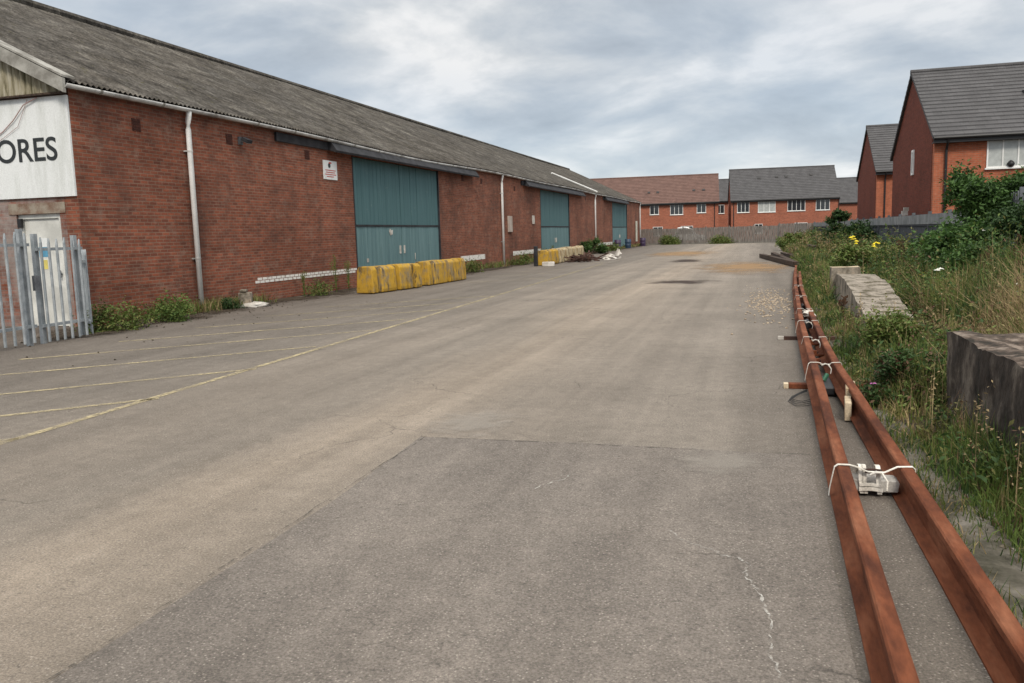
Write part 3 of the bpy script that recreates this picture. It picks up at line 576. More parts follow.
single(lump(.36, .6, .30, 4, 12, .4), 'white_bag_heap', MT['rag'], (-8.35, 48.6, 0), 'slumped heap of white sacks on the asphalt near the third teal door', 'sack heap', smooth=False)
single(lump(.24, .32, .55, 8, 9, .3), 'white_sack', MT['rag'], (-8.15, 50.2, 0), 'upright pointed white sack behind the slumped sack heap', 'sack')
r_ = random.Random(9); b = MB()
for i in range(34):
    T = Matrix.Translation((r_.uniform(-.6, .6), r_.uniform(-3, 3), r_.uniform(.03, .25))) @ Matrix.Rotation(r_.uniform(0, 3), 4, 'Z') @ Matrix.Rotation(r_.uniform(-.4, .4), 4, 'Y')
    b.box((-.6, -.05, -.03), (.6, .05, .03), 0, T)
single(b, 'scrap_heap', MT['rust_dark'], (-9.5, 47.5, 0), 'low heap of rusty scrap bars between the cream barriers and the white sacks', 'scrap heap')
def drum(loc, m, label, group):
    t = thing('drum', loc, label, 'drum', group)
    pr = [(0, .29), (.03, .30), (.28, .29), (.30, .305), (.32, .29), (.58, .29), (.60, .305), (.62, .29), (.86, .30), (.88, .28)]
    n = 16; vs = [(r0*math.cos(2*math.pi*k/n), r0*math.sin(2*math.pi*k/n), z) for z, r0 in pr for k in range(n)]
    fs = [(i*n+k, i*n+(k+1) % n, (i+1)*n+(k+1) % n, (i+1)*n+k) for i in range(len(pr)-1) for k in range(n)]
    MB().add(vs, fs).build('drum_body', m, t, w=False, smooth=True); MB().tube([(0, 0, .855), (0, 0, .87)], .275, 16).tube([(.15, 0, .87), (.15, 0, .89)], .03, 8).build('drum_lid', m, t, w=False)
drum((-12.1, 74.5, 0), MT['purple'], 'purple drum left of the third teal door', 'drums'); drum((-12.0, 80.0, 0), MT['bluep'], 'dark blue drum before the third teal door', 'drums'); drum((-11.9, 90.0, 0), MT['purple'], 'purple drum beyond the third teal door', 'drums')

# ------------------------------------------------------------------ palisade fence by the gable
def palisade(t, A, B, n, ht, post_at, m):
    A = Vector(A); B = Vector(B); d = (B-A); L = d.length; d.normalize(); ang = math.atan2(d.y, d.x)
    R = lambda s, z=0: Matrix.Translation(A+d*s+Vector((0, 0, z))) @ Matrix.Rotation(ang, 4, 'Z')
    pb = MB()
    for i in range(n):
        s = L*(i+.5)/n; T = R(s); w = .029; h = ht+random.uniform(-.015, .015)
        pts = [(-w, -.004), (-w*.45, -.026), (w*.45, -.026), (w, -.004), (w*.9, .0), (w*.4, -.020), (-w*.4, -.020), (-w*.9, .0)]
        nn = 8; vs = [T @ Vector((p[0], p[1]-.02, .05)) for p in pts]+[T @ Vector((p[0], p[1]-.02, h-.10)) for p in pts]+[T @ Vector((p[0]*.12, p[1]-.02, h)) for p in pts]
        fs = [(j*nn+k, j*nn+(k+1) % nn, (j+1)*nn+(k+1) % nn, (j+1)*nn+k) for j in range(2) for k in range(nn)]; pb.add(vs, fs)
    pb.build('pale_row', m, t)
    for z in (.32, ht-.20):
        MB().box((0, -.018, z-.025), (L, .028, z+.025), 0, R(0)).build('rail', m, t)
    for s in post_at:
        MB().box((-.04, .03, -.1), (.04, .10, ht+.06), 0, R(s)).build('post', m, t)
pf = thing('palisade_fence', (-11.75, 10, 0), 'galvanised steel palisade fence in front of the white door', 'fence')
palisade(pf, (-11.25, 6.2, 0), (-11.50, 10.92, 0), 24, 1.86, (.1, 2.3, 4.62), MT['galv'])
palisade(pf, (-11.51, 11.06, -.02), (-11.60, 12.14, -.05), 6, 1.80, (.06, .98), MT['galv'])
palisade(pf, (-11.62, 12.2, -.08), (-12.80, 13.34, -.08), 9, 1.62, (1.5,), MT['galv'])
MB().box((-11.54, 10.96, .9), (-11.46, 11.04, 1.15)).build('lock', MT['galv_dark'], pf)

# ------------------------------------------------------------------ houses
def win(mb_parent, xa, xb, za, zb, lights, glass='glass', y=0):
    o = MB(); f = .055; o.box((xa, y-.045, za), (xb, y+.02, za+f)).box((xa, y-.045, zb-f), (xb, y+.02, zb))
    n = lights; W = (xb-xa); 
    for k in range(n+1):
        c = xa+f/2+(W-f)*k/n; o.box((c-f/2, y-.043, za+f), (c+f/2, y+.02, zb-f))
    w_ = o.build('window', MT['white_pvc'], mb_parent, w=False)
    g = MB()
    g.box((xa+.02, y-.012, za+.02), (xb-.02, y-.004, zb-.02)); g.build('pane', MT[glass], w_, w=False)
    s = MB().box((xa-.06, y-.09, za-.06), (xb+.06, y+.0, za-.002)); s.build('sill', MT['white_pvc'], w_, w=False)
    return w_
def house(loc, rz, L, D, ev, rg, bm, tm, wins, label, pipes=(.45,), vents=(), gab=None, pale=None, cat='house'):
    t = thing('brick_house', loc, label, cat, None, rz); h = D/2
    MB().box((0, 0, -.3), (L, D, ev)).build('wall', bm, t, w=False)
    gm = gab or bm
    for x0, x1 in ((-.004, .25), (L-.25, L+.004)): MB().prism([(0.004, ev+.001), (D-.004, ev+.001), (h, rg-.08)], x0, x1, 'x').build('gable', bm if gab is None else gab, t, w=False)
    if gab is not None: MB().box((-.02, .34, -.3), (-.001, D-.05, ev)).build('gable_shade_facing', gab, t, w=False)  # thin sheet that carries the shade-darkened brick over the gable end
    s = (rg-ev)/h; ov = .32; n = max(6, int(math.hypot(h, rg-ev)/.33))
    for side in (0, 1):
        b = MB(); vs = []; fs = []
        for i in range(n):
            y0 = -ov+(h+ov)*i/n; y1 = -ov+(h+ov)*(i+1)/n; z0 = ev+s*y0+.10; z1 = ev+s*y1+.10
            yy0, yy1 = (y0, y1) if side == 0 else (D-y0, D-y1)
            k = len(vs); x0, x1 = -.12, L+.12
            vs += [(x0, yy0, z0), (x1, yy0, z0), (x1, yy0, z0+.05), (x0, yy0, z0+.05), (x1, yy1, z1+.006), (x0, yy1, z1+.006)]
            fs += [(k, k+1, k+2, k+3), (k+3, k+2, k+4, k+5)]
        b.add(vs, fs)
        y0, y1 = -ov, h; P = [(y0, ev+s*y0+.09), (y1, rg+.095), (y1, rg-.02), (y0, ev+s*y0-.02)]
        if side: P = [(D-p[0], p[1]) for p in P]
        b.prism(P, -.118, L+.118, 'x'); b.build('roof', tm, t, w=False)
    MB().tube([(-.14, h, rg+.11), (L+.14, h, rg+.11)], .11, 8).build('ridge_tiles', tm, t, w=False)
    zf = ev-s*ov+.08
    MB().box((-.11, -ov-.02, zf-.24), (L+.11, -ov-.001, zf+.0)).box((-.1, -ov+.001, zf-.24), (L+.1, -.002, zf-.2)).tube([(-.1, -ov-.08, zf-.05), (L+.1, -ov-.08, zf-.05)], .06, 8).build('fascia', MT['dark_pvc'], t, w=False)
    for x in pipes: MB().tube([(x, -ov-.07, zf-.1), (x, -ov-.02, zf-.2), (x, -.09, zf-.5), (x, -.09, 0)], .05, 8).build('downpipe', MT['dark_pvc'], t, w=False)
    for (xa, xb, za, zb, li, gl) in wins: win(t, xa, xb, za, zb, li, gl)
    for (x, f_) in vents:
        y = h*f_; z = ev+s*y+.13; MB().prism([(y-.2, z-.06), (y+.2, z+.2*s+.03), (y-.15, z+.10)], x-.18, x+.18, 'x').build('roof_vent', MT['dark_pvc'], t, w=False)
    return t
hc = house((6.65, 37, 0), 0, 13.5, 10.6, 5.05, 8.25, MT['brick_new'], MT['tile_grey'], [(1.86, 4.05, 3.66, 4.80, 4, 'curtain'), (6.9, 8.6, 3.66, 4.80, 3, 'curtain'), (9.6, 11.4, 3.66, 4.8, 3, 'glass')],
      'large near brick house with grey tiled roof and shade-darkened gable behind the bush', (.42,), [(7.5, .55), (3.9, .5)], MT['brick_gab_shade'])
b = MB(); b.box((-.08, 4.3, 3.75), (-.021, 4.42, 4.85)).box((-.08, 4.68, 3.75), (-.021, 4.8, 4.85)).box((-.08, 4.42, 3.75), (-.021, 4.68, 3.84)).box((-.08, 4.42, 4.76), (-.021, 4.68, 4.85)); w_ = b.build('window', MT['white_pvc'], hc, w=False)
MB().box((-.05, 4.42, 3.84), (-.024, 4.68, 4.76)).build('pane', MT['glass'], w_, w=False)
MB().tube([(0, 0, 0), (0, 0, .04), (0, 0, .12), (0, 0, .19), (0, 0, .26)], [.05, .10, .12, .08, .03], 12)
vz = thing('vase', (9.35, 36.93, 3.67), 'round black ornament on the window sill of the large near house', 'ornament')
MB().tube([(0, 0, 0), (0, 0, .05), (0, 0, .13), (0, 0, .20), (0, 0, .25)], [.06, .12, .14, .09, .04], 12).build('ornament_body', MT['dark_pvc'], vz, w=False, smooth=True)
house((7.4, 59.9, 0), 0, 9, 10.8, 5.15, 8.4, MT['brick_new'], MT['tile_grey'], [(4.5, 6.0, 3.7, 4.8, 3, 'glass')], 'brick house with shade-darkened gable and grey roof partly hidden behind the large near house', (.5,), [], MT['brick_gab_shade'])
house((-30.0, 113.2, 0), math.radians(4), 24.9, 10, 5.35, 9.0, MT['brick_far'], MT['tile_brown'],
      [(15.9, 17.1, 3.75, 5.1, 2, 'glass'), (18.6, 20.3, 3.65, 5.1, 3, 'glass'), (22.1, 23.3, 3.8, 5.15, 2, 'glass'), (9.9, 11.4, 3.75, 5.1, 3, 'glass'), (16.3, 17.6, .9, 2.1, 2, 'glass'), (20, 21.6, .9, 2.1, 3, 'glass')],
      'red brick terrace with brown tiled roof beyond the far fence', (14.1, 24.4), [(15.7, .35), (16.9, .35), (21.7, .38), (23.0, .38)])
house((-3.5, 114.9, 0), math.radians(4), 13.4, 10, 5.40, 9.45, MT['brick_far'], MT['tile_grey'],
      [(.75, 2.3, 3.65, 5.1, 3, 'glass'), (3.4, 5.6, 3.6, 5.15, 3, 'curtain'), (7.1, 9.3, 3.65, 5.15, 4, 'glass'), (10.6, 12.3, 3.65, 5.15, 3, 'glass'), (3.0, 4.0, .9, 2.1, 2, 'glass'), (8, 9.6, .9, 2.1, 3, 'glass')],
      'orange brick house with wide grey tiled roof and four upper windows beyond the far fence', (.3, 13.4), [(3.7, .66), (6.0, .68), (7.2, .68), (10.4, .70)])
house((-14.2, 131, 0), 0, 9.7, 9, 5.9, 9.1, MT['brick_far'], MT['tile_grey'], [(8.0, 9.2, 3.9, 5.2, 2, 'glass')], 'narrow sliver of orange brick house in the gap between the two far terraces', ())
house((12.3, 148, 0), 0, 13, 9, 5.5, 9.4, MT['brick_far'], MT['tile_grey'], [(6, 8, 3.7, 5, 3, 'glass')], 'distant brick house with low grey roof between the orange house and the shade-darkened gable', (4,))
tag(MB().tube([(0, 0, 0), (0, 0, 5.4)], .06, 6).tube([(0, 0, 5.35), (-.35, -.1, 5.4)], .04, 6).build('street_lamp', MT['rag'], None, loc=(12.1, 108, 0), w=False), 'thin white lamp post in front of the distant low roofed house', 'street lamp')

# car roof glimpsed behind the far fence
cr = thing('parked_car', (-8.1, 102.5, 0), 'white parked car with only its roof showing over the far fence', 'car')
b = MB(); b.prism([(-2.1, .35), (2.1, .35), (2.15, .8), (1.5, .95), (.9, 1.0), (-1.6, 1.02), (-2.1, .9)], -.85, .85, 'y').build('body', MT['car'], cr, w=False, bevel=.06)
b = MB(); b.prism([(-1.6, 1.03), (1.0, 1.01), (.45, 1.72), (-.2, 1.95), (-1.2, 1.9)], -.75, .75, 'y').build('cabin', MT['car'], cr, w=False, bevel=.08)
MB().prism([(-1.35, 1.1), (.72, 1.1), (.35, 1.60), (-1.1, 1.66)], -.765, .765, 'y').build('side_glass', MT['glass'], cr, w=False)
for x in (-1.3, 1.35):
    for s in (-1, 1):
        w_ = MB().tube([(x, s*.68, .33), (x, s*.88, .33)], .33, 16).build('wheel', MT['dark_pvc'], cr, w=False); MB().tube([(x, s*.881, .33), (x, s*.895, .33)], .2, 12).build('hubcap', MT['galv'], w_, w=False)

# ------------------------------------------------------------------ far fence and side fence
def board_fence(name, A, B, ht, bw, gap, m, pm, label, every=2.6, base=0, cap=None):
    A = Vector(A); B = Vector(B); t = thing(name, tuple(A), label, 'fence'); d = B-A; L = d.length; d.normalize(); ang = math.atan2(d.y, d.x); t.rotation_euler.z = ang
    nb = max(1, round(L/every)); step = L/nb; r = random.Random(int(L*10))
    for k in range(nb):
        b = MB(); s = k*step+.08
        b.box((s-.06, .025, ht-.42), (s+step-.10, .06, ht-.34)); b.box((s-.06, .025, .3), (s+step-.10, .06, .38))
        dz = r.uniform(-.06, .05)
        while s < (k+1)*step-.08:
            b.box((s, 0, .03), (s+bw, .022, ht-.05+dz+r.uniform(-.02, .02))); s += bw+gap
        b.build('board_panel', m, t, w=False)
    for k in range(nb+1): MB().box((k*step-.05, -.03, -.2), (k*step+.05, .07, ht+.06)).build('post', pm, t, w=False)
    if cap: MB().box((0, .072, ht-.36), (L, .085, ht-.03)).build('top_band', cap, t, w=False)
    return t
board_fence('boundary_fence', (-13.2, 96.9, 0), (2.0, 92.6, .05), 1.86, .15, .02, MT['fence_wood'], MT['fence_wood'], 'weathered vertical board fence closing the far end of the yard', 2.6)
board_fence('boundary_fence', (2.1, 92.5, .1), (5.5, 91.5, .15), 1.9, .15, .02, MT['fence_wood'], MT['fence_wood'], 'short end bay of board fence running into the undergrowth at the far right', 1.7)
board_fence('side_fence', (5.45, 24.5, .2), (5.45, 91.3, .2), 1.72, .14, .012, MT['fence_dark'], MT['galv_dark'], 'dark board fence with a pale top band along the right boundary', 3.0, cap=MT['fence_cap'])
sf = thing('palisade_fence', (4.3, 13, .45), 'dark grey palisade fence behind the bushes at the right edge', 'fence')
palisade(sf, (4.6, 7.0, .45), (5.3, 24.2, .45), 90, 1.75, (.2, 4, 8, 12, 16.5), MT['galv_dark'])
tag(MB().tube([(0, 0, 0), (0, 0, 1.95)], .04, 6).box((-.12, -.1, 1.95), (.12, .1, 2.15)).box((-.05, -.06, 2.15), (.16, .06, 2.3)).build('garden_post', MT['rag'], None, loc=(6.1, 40.0, 0), w=False), 'white bird box post showing over the dark fence', 'post')

# ------------------------------------------------------------------ concrete remains on the bank
def rough_poly(poly, z0, ztop, nz, step, amp, name, mats, loc, label, cat, seed):
    """poly of 4 corners; ztop(u,v) height; subdivided and roughened"""
    A, B, C, D = [Vector((*p, 0)) for p in poly]; nu_ = max(3, int((B-A).length/step)); nv_ = max(3, int((D-A).length/step)); vs = {}; V = []; F = []; MI = []; r = random.Random(seed)
    def P(u_, v_, k):
        key = (u_, v_, k)
        if key not in vs:
            p = A.lerp(B, u_/nu_).lerp(D.lerp(C, u_/nu_), v_/nv_); top = ztop(u_/nu_, v_/nv_); z = z0+(top-z0)*k/nz
            ns = [fbm(p.x*3+z*2.1, p.y*3+s_*9+z*3, seed)-.5 for s_ in (1, 2, 3)]
            a2 = amp*(1+.8*r.random()); V.append((p.x+ns[0]*a2*2, p.y+ns[1]*a2*2, z+(ns[2]*a2*2.5 if k == nz else 0))); vs[key] = len(V)-1
        return vs[key]
    for i in range(nu_):
        for j in range(nv_): F.append((P(i, j, nz), P(i+1, j, nz), P(i+1, j+1, nz), P(i, j+1, nz))); MI.append(1)
    for k in range(nz):
        for i in range(nu_): F.append((P(i, 0, k), P(i+1, 0, k), P(i+1, 0, k+1), P(i, 0, k+1))); F.append((P(i+1, nv_, k), P(i, nv_, k), P(i, nv_, k+1), P(i+1, nv_, k+1)))
        for j in range(nv_): F.append((P(0, j+1, k), P(0, j, k), P(0, j, k+1), P(0, j+1, k+1))); F.append((P(nu_, j, k), P(nu_, j+1, k), P(nu_, j+1, k+1), P(nu_, j, k+1)))
        MI += [0]*(2*nu_+2*nv_)
    m = MB(); m.v = [tuple(Vector(q)) for q in V]; m.f = F; m.mi = MI
    return tag(m.build(name, mats, None, loc=loc), label, cat)
rough_poly([(1.72, 2.6), (2.3, 2.6), (1.98, 7.5), (1.45, 7.2)], -.1, lambda u_, v_: .74-.10*(u_ > .35)*(.5+.5*math.sin(v_*19)), 9, .06, .022, 'old_platform_wall', [MT['conc_dark'], mottled('dark_weathered_top', (.022, .018, .013), (.085, .062, .048), 8, .95, c3=(.21, .17, .14), lo=.38, hi=.64, bmp=1.2, fine=40)], (1.8, 5, 0),
           'dark stained broken concrete platform wall at the right edge', 'concrete wall', 3)
rough_poly([(1.48, 11.6), (2.12, 11.6), (2.36, 19.2), (1.62, 19.5)], -.1, lambda u_, v_: .16+.42*min(1, v_*1.5)-.03*u_, 6, .10, .014, 'concrete_ramp', [MT['concrete'], MT['conc_top']], (1.9, 16, 0),
           'pale sloping concrete ramp overgrown with dry grass on the bank', 'concrete ramp', 8)
rough_poly([(1.52, 19.2), (2.1, 19.2), (2.1, 19.7), (1.52, 19.7)], -.1, lambda u_, v_: .70, 4, .1, .010, 'pale_block', [MT['concrete'], MT['timber_pale']], (1.8, 19.4, 0), 'pale topped concrete block at the far end of the ramp', 'concrete block', 5)

# ------------------------------------------------------------------ rails
prof = [(-.070, 0), (.070, 0), (.070, .010), (.030, .022), (.011, .036), (.009, .132), (.034, .142), (.037, .150), (.036, .176), (.028, .184), (-.028, .184), (-.036, .176), (-.037, .150), (-.034, .142), (-.009, .132), (-.011, .036), (-.030, .022), (-.070, .010)]
def curve(pts, n=70):
    ys_ = [p[1] for p in pts]; xs_ = [p[0] for p in pts]; out = []
    for i in range(n+1):
        y = ys_[0]+(ys_[-1]-ys_[0])*i/n; x = float(np.interp(y, ys_, xs_)); out.append((x, y))
    xs2 = [o[0] for o in out]
    for _ in range(6): xs2 = [xs2[0]]+[(xs2[i-1]+xs2[i]*2+xs2[i+1])/4 for i in range(1, len(xs2)-1)]+[xs2[-1]]
    return [(x, o[1], .055*float(sm((o[1]-6.0)/2.0))) for x, o in zip(xs2, out)]
LP = [(.43, .3), (.465, 3.07), (.515, 6.5), (.545, 9.05), (.615, 13.0), (.885, 21.8), (1.13, 27.9), (1.30, 31.5)]
RP = [(.90, .3), (.87, 3.2), (.845, 5.0), (.83, 6.6), (.765, 7.9), (.76, 9.6), (.79, 12.0), (.84, 15.7), (.97, 20.9), (1.22, 27.0)]
def xat(P, y): return float(np.interp(y, [p[1] for p in P], [p[0] for p in P]))
def zat(y): return .055*float(sm((y-6.0)/2.0))
for P, lab in ((LP, 'long rusty steel rail on the left of the pair, lying on the asphalt'), (RP, 'long rusty steel rail on the right of the pair, beside the grass')):
    o = MB().sweep(prof, curve(P)).build('steel_rail', MT['rust'], None, loc=(P[0][0], P[0][1], 0)); tag(o, lab, 'rail', 'pair of rails')
# packing, straps and bearers
def ribbon(mb, pts, wax, wd, th):
    pts = [Vector(p) for p in pts]; wax = Vector(wax); vs = []
    for i, p in enumerate(pts):
        d = (pts[min(i+1, len(pts)-1)]-pts[max(i-1, 0)]).normalized(); n = d.cross(wax).normalized()*th/2; w2 = wax*wd/2
        vs += [p-w2-n, p+w2-n, p+w2+n, p-w2+n]
    fs = [(4*i+k, 4*i+(k+1) % 4, 4*i+4+(k+1) % 4, 4*i+4+k) for i in range(len(pts)-1) for k in range(4)]+[(3, 2, 1, 0), tuple(range(4*len(pts)-4, 4*len(pts)))]
    return mb.add(vs, fs)
def strap(name, y, lab, skew=0.0, drop=True):
    xl, xr, z = xat(LP, y), xat(RP, y), zat(y)
    pts = ([(xl-.082, y-.045, z+.012), (xl-.075, y-.03, z+.06), (xl-.05, y-.01, z+.178)] if drop else [(xl-.055, y, z+.10)])+[(xl-.03, y, z+.190), (xl+.033, y, z+.191), (xl+.07, y-.01, z+.184), ((xl+xr)/2-.04, y-.02+skew, z+.160), ((xl+xr)/2+.05, y-.02+skew, z+.160), (xr-.05, y+.02, z+.186), (xr+.03, y+.02, z+.191), (xr+.045, y+.02, z+.178), (xr+.048, y+.02, z+.10)]
    b = MB()
    ribbon(b, pts, (0, 1, 0), .022, .004)
    m_ = ((xl+xr)/2, y-.03+skew, z+.150); rr = random.Random(int(y*10)); b.tube([(m_[0]-.03, m_[1]-.02, m_[2]), (m_[0], m_[1]-.03, m_[2]+.02), (m_[0]+.035, m_[1], m_[2]+.005), (m_[0]+.06, m_[1]-.05, m_[2]-.03), (m_[0]+.05, m_[1]-.10, m_[2]-.07)], [.007, .009, .008, .006, .005], 6)
    return tag(b.build(name, MT['strap'], None, loc=((xl+xr)/2, y, .15)), lab, 'strap', 'white straps round the rails')
strap('webbing_strap', 5.15, 'white webbing strap nearest the camera, tied over both rails')
strap('webbing_strap', 8.75, 'white strap knotted over the rails above the protruding timber bearer', .10)
strap('webbing_strap', 10.8, 'white strap over the rails just before the thin rusty bearer', -.05, False)
strap('webbing_strap', 14.6, 'short white strap over the rails beside the gravel patch', 0, False)
strap('webbing_strap', 20.5, 'furthest white strap where the rails narrow into the weeds', 0, False)
strap('webbing_strap', 12.7, 'white strap over the rails just beyond the thin rusty bearer', .06)
strap('webbing_strap', 17.4, 'white strap over the rails between the gravel patch and the weeds', 0, False)
single(lump(.07, .16, .10, 31, 10, .45), 'white_rag', MT['strap'], (xat(RP, 14.2)-.02, 14.2, .15), 'bunched white rag caught on the right rail near the gravel patch', 'rag', rz=.4)
for k, (y, lab) in enumerate(((13.4, 'black rubber packer between the rails just before the white rag'), (14.9, 'black rubber packer between the rails just beyond the white rag'), (16.2, 'furthest black rubber packer between the rails'))):
    xa, xb = xat(LP, y)+.03, xat(RP, y)-.03
    single(MB().prism([(-(xb-xa)/2, 0), ((xb-xa)/2, 0), ((xb-xa)/2, .09), (.02, .12), (-(xb-xa)/2, .08)], -.2, .2, 'y'), 'rubber_packer', MT['dark_pvc'], ((xa+xb)/2, y, .06), lab, 'packer', 'black packers between the rails', bevel=.008)
pk = thing('packing_block', (.665, 5.25, 0), 'pale packing block wrapped in webbing between the two rails', 'packing block')
MB().prism([(.505, .03), (.80, .03), (.81, .085), (.79, .10), (.545, .10), (.535, .145), (.52, .15)], 5.16, 5.30, 'y').build('block', mottled('grey_white_block', (.26, .24, .22), (.46, .44, .41), 6), pk, bevel=.006)
b = MB()
for x in (.595, .612, .690): ribbon(b, [(x+.01, 5.152, .020), (x, 5.148, .10), (x, 5.165, .160), (x, 5.20, .178), (x, 5.25, .170), (x, 5.31, .11), (x, 5.31, .03)], (1, 0, 0), .026, .005)
ribbon(b, [(.585, 5.146, .045), (.65, 5.140, .055), (.715, 5.146, .045)], (0, 0, 1), .022, .006)
ribbon(b, [(.590, 5.144, .075), (.65, 5.138, .080), (.71, 5.144, .072)], (0, 0, 1), .018, .006); b.build('wrapping', MT['strap'], pk)
MB().tube([(.60, 5.17, .158), (.66, 5.16, .165), (.71, 5.17, .158)], .008, 6).tube([(.615, 5.15, .15), (.70, 5.15, .155)], .005, 6).build('buckle', MT['rust_dark'], pk)
t = thing('timber_bearer', (.6, 8.65, 0), 'rust stained timber bearer with a pale sawn end under the rails', 'bearer'); MB().box((.30, 8.58, .0), (1.0, 8.68, .05)).build('beam', MT['rust'], t, bevel=.005); MB().box((.255, 8.582, .002), (.299, 8.678, .048)).build('sawn_end', MT['timber_pale'], t)
t = thing('steel_bearer', (.6, 12.4, 0), 'thin dark steel bearer with a pale tip sticking out left under the rails', 'bearer'); MB().box((.36, 12.36, .0), (1.05, 12.44, .05)).build('bar', MT['rust_dark'], t); MB().box((.28, 12.37, .004), (.359, 12.43, .05)).build('pale_tip', MT['rag'], t)
b = MB()
for k in range(4): b.tube([(.46, 8.40-.03*k, .03), (.38, 8.30-.06*k, .012+.008*k), (.31-.012*k, 8.14-.07*k, .006), (.33, 8.0-.09*k, .006), (.40, 7.93-.10*k, .008+.006*k), (.47, 7.97-.08*k, .02)], .0028, 5)
tag(b.build('wire_loop', MT['dark_pvc'], None, loc=(.38, 8.1, 0)), 'loops of thin black wire lying on the asphalt below the timber bearer', 'wire')
t = thing('timber_wedge', (.74, 7.6, .05), 'cream painted timber wedge standing against the inside of the right rail', 'timber'); T = Matrix.Translation((.735, 7.35, .10)) @ Matrix.Rotation(-.08, 4, 'Z')
MB().box((-.03, -.20, -.09), (.022, .12, .06), 0, T).build('wedge', MT['timber_pale'], t, bevel=.006); MB().box((-.02, .16, .045), (.06, .55, .115), 0, T).build('top_piece', MT['timber_pale'], t, bevel=.006)
for k, (y, lab) in enumerate(((9.7, 'first rusty tie plate between the rails beyond the knotted strap'), (10.35, 'second rusty tie plate between the rails beyond the knotted strap'), (11.3, 'third rusty tie plate between the rails, beyond the second strap'))):
    xa, xb = xat(LP, y)+.015, xat(RP, y)-.015; t = thing('tie_plate', ((xa+xb)/2, y, .06), lab, 'tie plate', 'tie plates between the rails')
    MB().box((xa, y-.05, .08), (xb, y+.05, .10)).box((xa+.05, y-.03, .10), (xa+.09, y+.03, .14)).build('plate', MT['rust'], t); MB().tube([((xa+xb)/2, y, .10), ((xa+xb)/2, y, .13)], .02, 6).build('bolt', MT['rust_dark'], t)
t = thing('coupling', (.62, 8.9, .1), 'small black and green steel fitting tied between the rails at the bearer', 'fitting')
MB().box((.585, 8.2, .02), (.70, 8.85, .09)).build('body', MT['dark_pvc'], t, bevel=.01); MB().tube([(.62, 8.55, .09), (.66, 8.6, .15)], .022, 8).build('knob', plain('dark_green_plastic', (.03, .12, .07), .5), t)
# old dark rails and timbers piled at the far end
for k, (a, c, z, h_, lab) in enumerate((((.15, 46.5), (1.45, 35.0), .02, .20, 'leftmost dark old timber in the far pile by the road edge'), ((.75, 47.0), (1.62, 34.2), .04, .24, 'second dark old timber leaning in the far pile'), ((1.2, 45.5), (2.15, 38.5), .12, .2, 'short dark timber on top of the far pile'),
        ((1.9, 47.0), (3.1, 39.5), .28, .22, 'dark timber lying in the grass right of the far pile'), ((2.5, 46.0), (3.5, 41.0), .42, .25, 'rightmost dark timber half buried in the grass by the far pile'))):
    A = Vector((*a, z)); B = Vector((*c, z)); d = B-A; ang = math.atan2(d.y, d.x); m = MB(); m.box((0, -.11, 0), (d.length, .11, h_)); m.box((d.length*.3, -.12, h_), (d.length*.34, .12, h_+.03))
    o = m.build('old_timber', MT['timber_dark'], None, loc=tuple(A), w=False, bevel=.03); o.rotation_euler = (0, .01*k, ang); tag(o, lab, 'timber', 'old timbers in the far pile')

# ------------------------------------------------------------------ vegetation (numpy meshes)
def npmesh(name, V, F, MI, mats, loc=(0, 0, 0), parent=None):
    me = bpy.data.meshes.new(name); V = V-np.array(loc); nv = len(V); nf = len(F); k = F.shape[1]
    me.vertices.add(nv); me.vertices.foreach_set('co', V.astype(np.float32).ravel()); me.loops.add(nf*k); me.loops.foreach_set('vertex_index', F.astype(np.int32).ravel())
    me.polygons.add(nf); me.polygons.foreach_set('loop_start', np.arange(0, nf*k, k, dtype=np.int32)); me.polygons.foreach_set('loop_total', np.full(nf, k, dtype=np.int32))
    for m in mats: me.materials.append(m)
    me.polygons.foreach_set('material_index', MI.astype(np.int32)); me.update(calc_edges=True)
    o = bpy.data.objects.new(name, me); COL.objects.link(o)
    if parent is not None: o.parent = parent; o.location = tuple(Vector(loc)-Vector(parent.location))
    else: o.location = loc
    return o
def blades(x, y, z, h, w, lean=.35, rng=RNG):
    n = len(x); a = rng.uniform(0, 2*np.pi, n); l = rng.uniform(0, 1, n)**1.3*lean*2; dx, dy = np.cos(a), np.sin(a); sx, sy = -dy, dx
    f = rng.uniform(0, 2*np.pi, n); sx, sy = np.cos(f), np.sin(f); P = []
    for t, ww in ((0, 1.0), (.5, .8), (1.0, .08)):
        o = l*h*t*t; zz = z+h*t*(1-.28*l*t)
        P.append(np.stack([x+dx*o-sx*w*ww/2, y+dy*o-sy*w*ww/2, zz], 1)); P.append(np.stack([x+dx*o+sx*w*ww/2, y+dy*o+sy*w*ww/2, zz], 1))
    V = np.stack(P, 1).reshape(-1, 3); i = np.arange(n)[:, None]*6; F = np.concatenate([i+np.array([[0, 1, 3, 2]]), i+np.array([[2, 3, 5, 4]])], 1).reshape(-1, 4)
    return V, F
def leaves(P, s, rng=RNG, upb=.4):
    n = len(P); nrm = rng.normal(size=(n, 3)); nrm[:, 2] = np.abs(nrm[:, 2])+upb; nrm /= np.linalg.norm(nrm, axis=1)[:, None]
    r = rng.normal(size=(n, 3)); a = np.cross(nrm, r); a /= np.linalg.norm(a, axis=1)[:, None]; b = np.cross(nrm, a); s = s[:, None]
    V = np.stack([P-a*s, P-b*s*.42+nrm*s*.12, P+a*s, P+b*s*.42+nrm*s*.12], 1).reshape(-1, 3); F = np.arange(n*4).reshape(-1, 4); return V, F
def inside_blocks(x, y):
    a = (x > 1.40+.0*y) & (x < 2.2) & (y > 2.5) & (y < 7.45) & (x > 1.72-(y-2.6)*.06-.03) & (x < 2.32-(y-2.6)*.066)
    b_ = (x > 1.46) & (x < 2.36) & (y > 11.5) & (y < 19.6); return a | b_
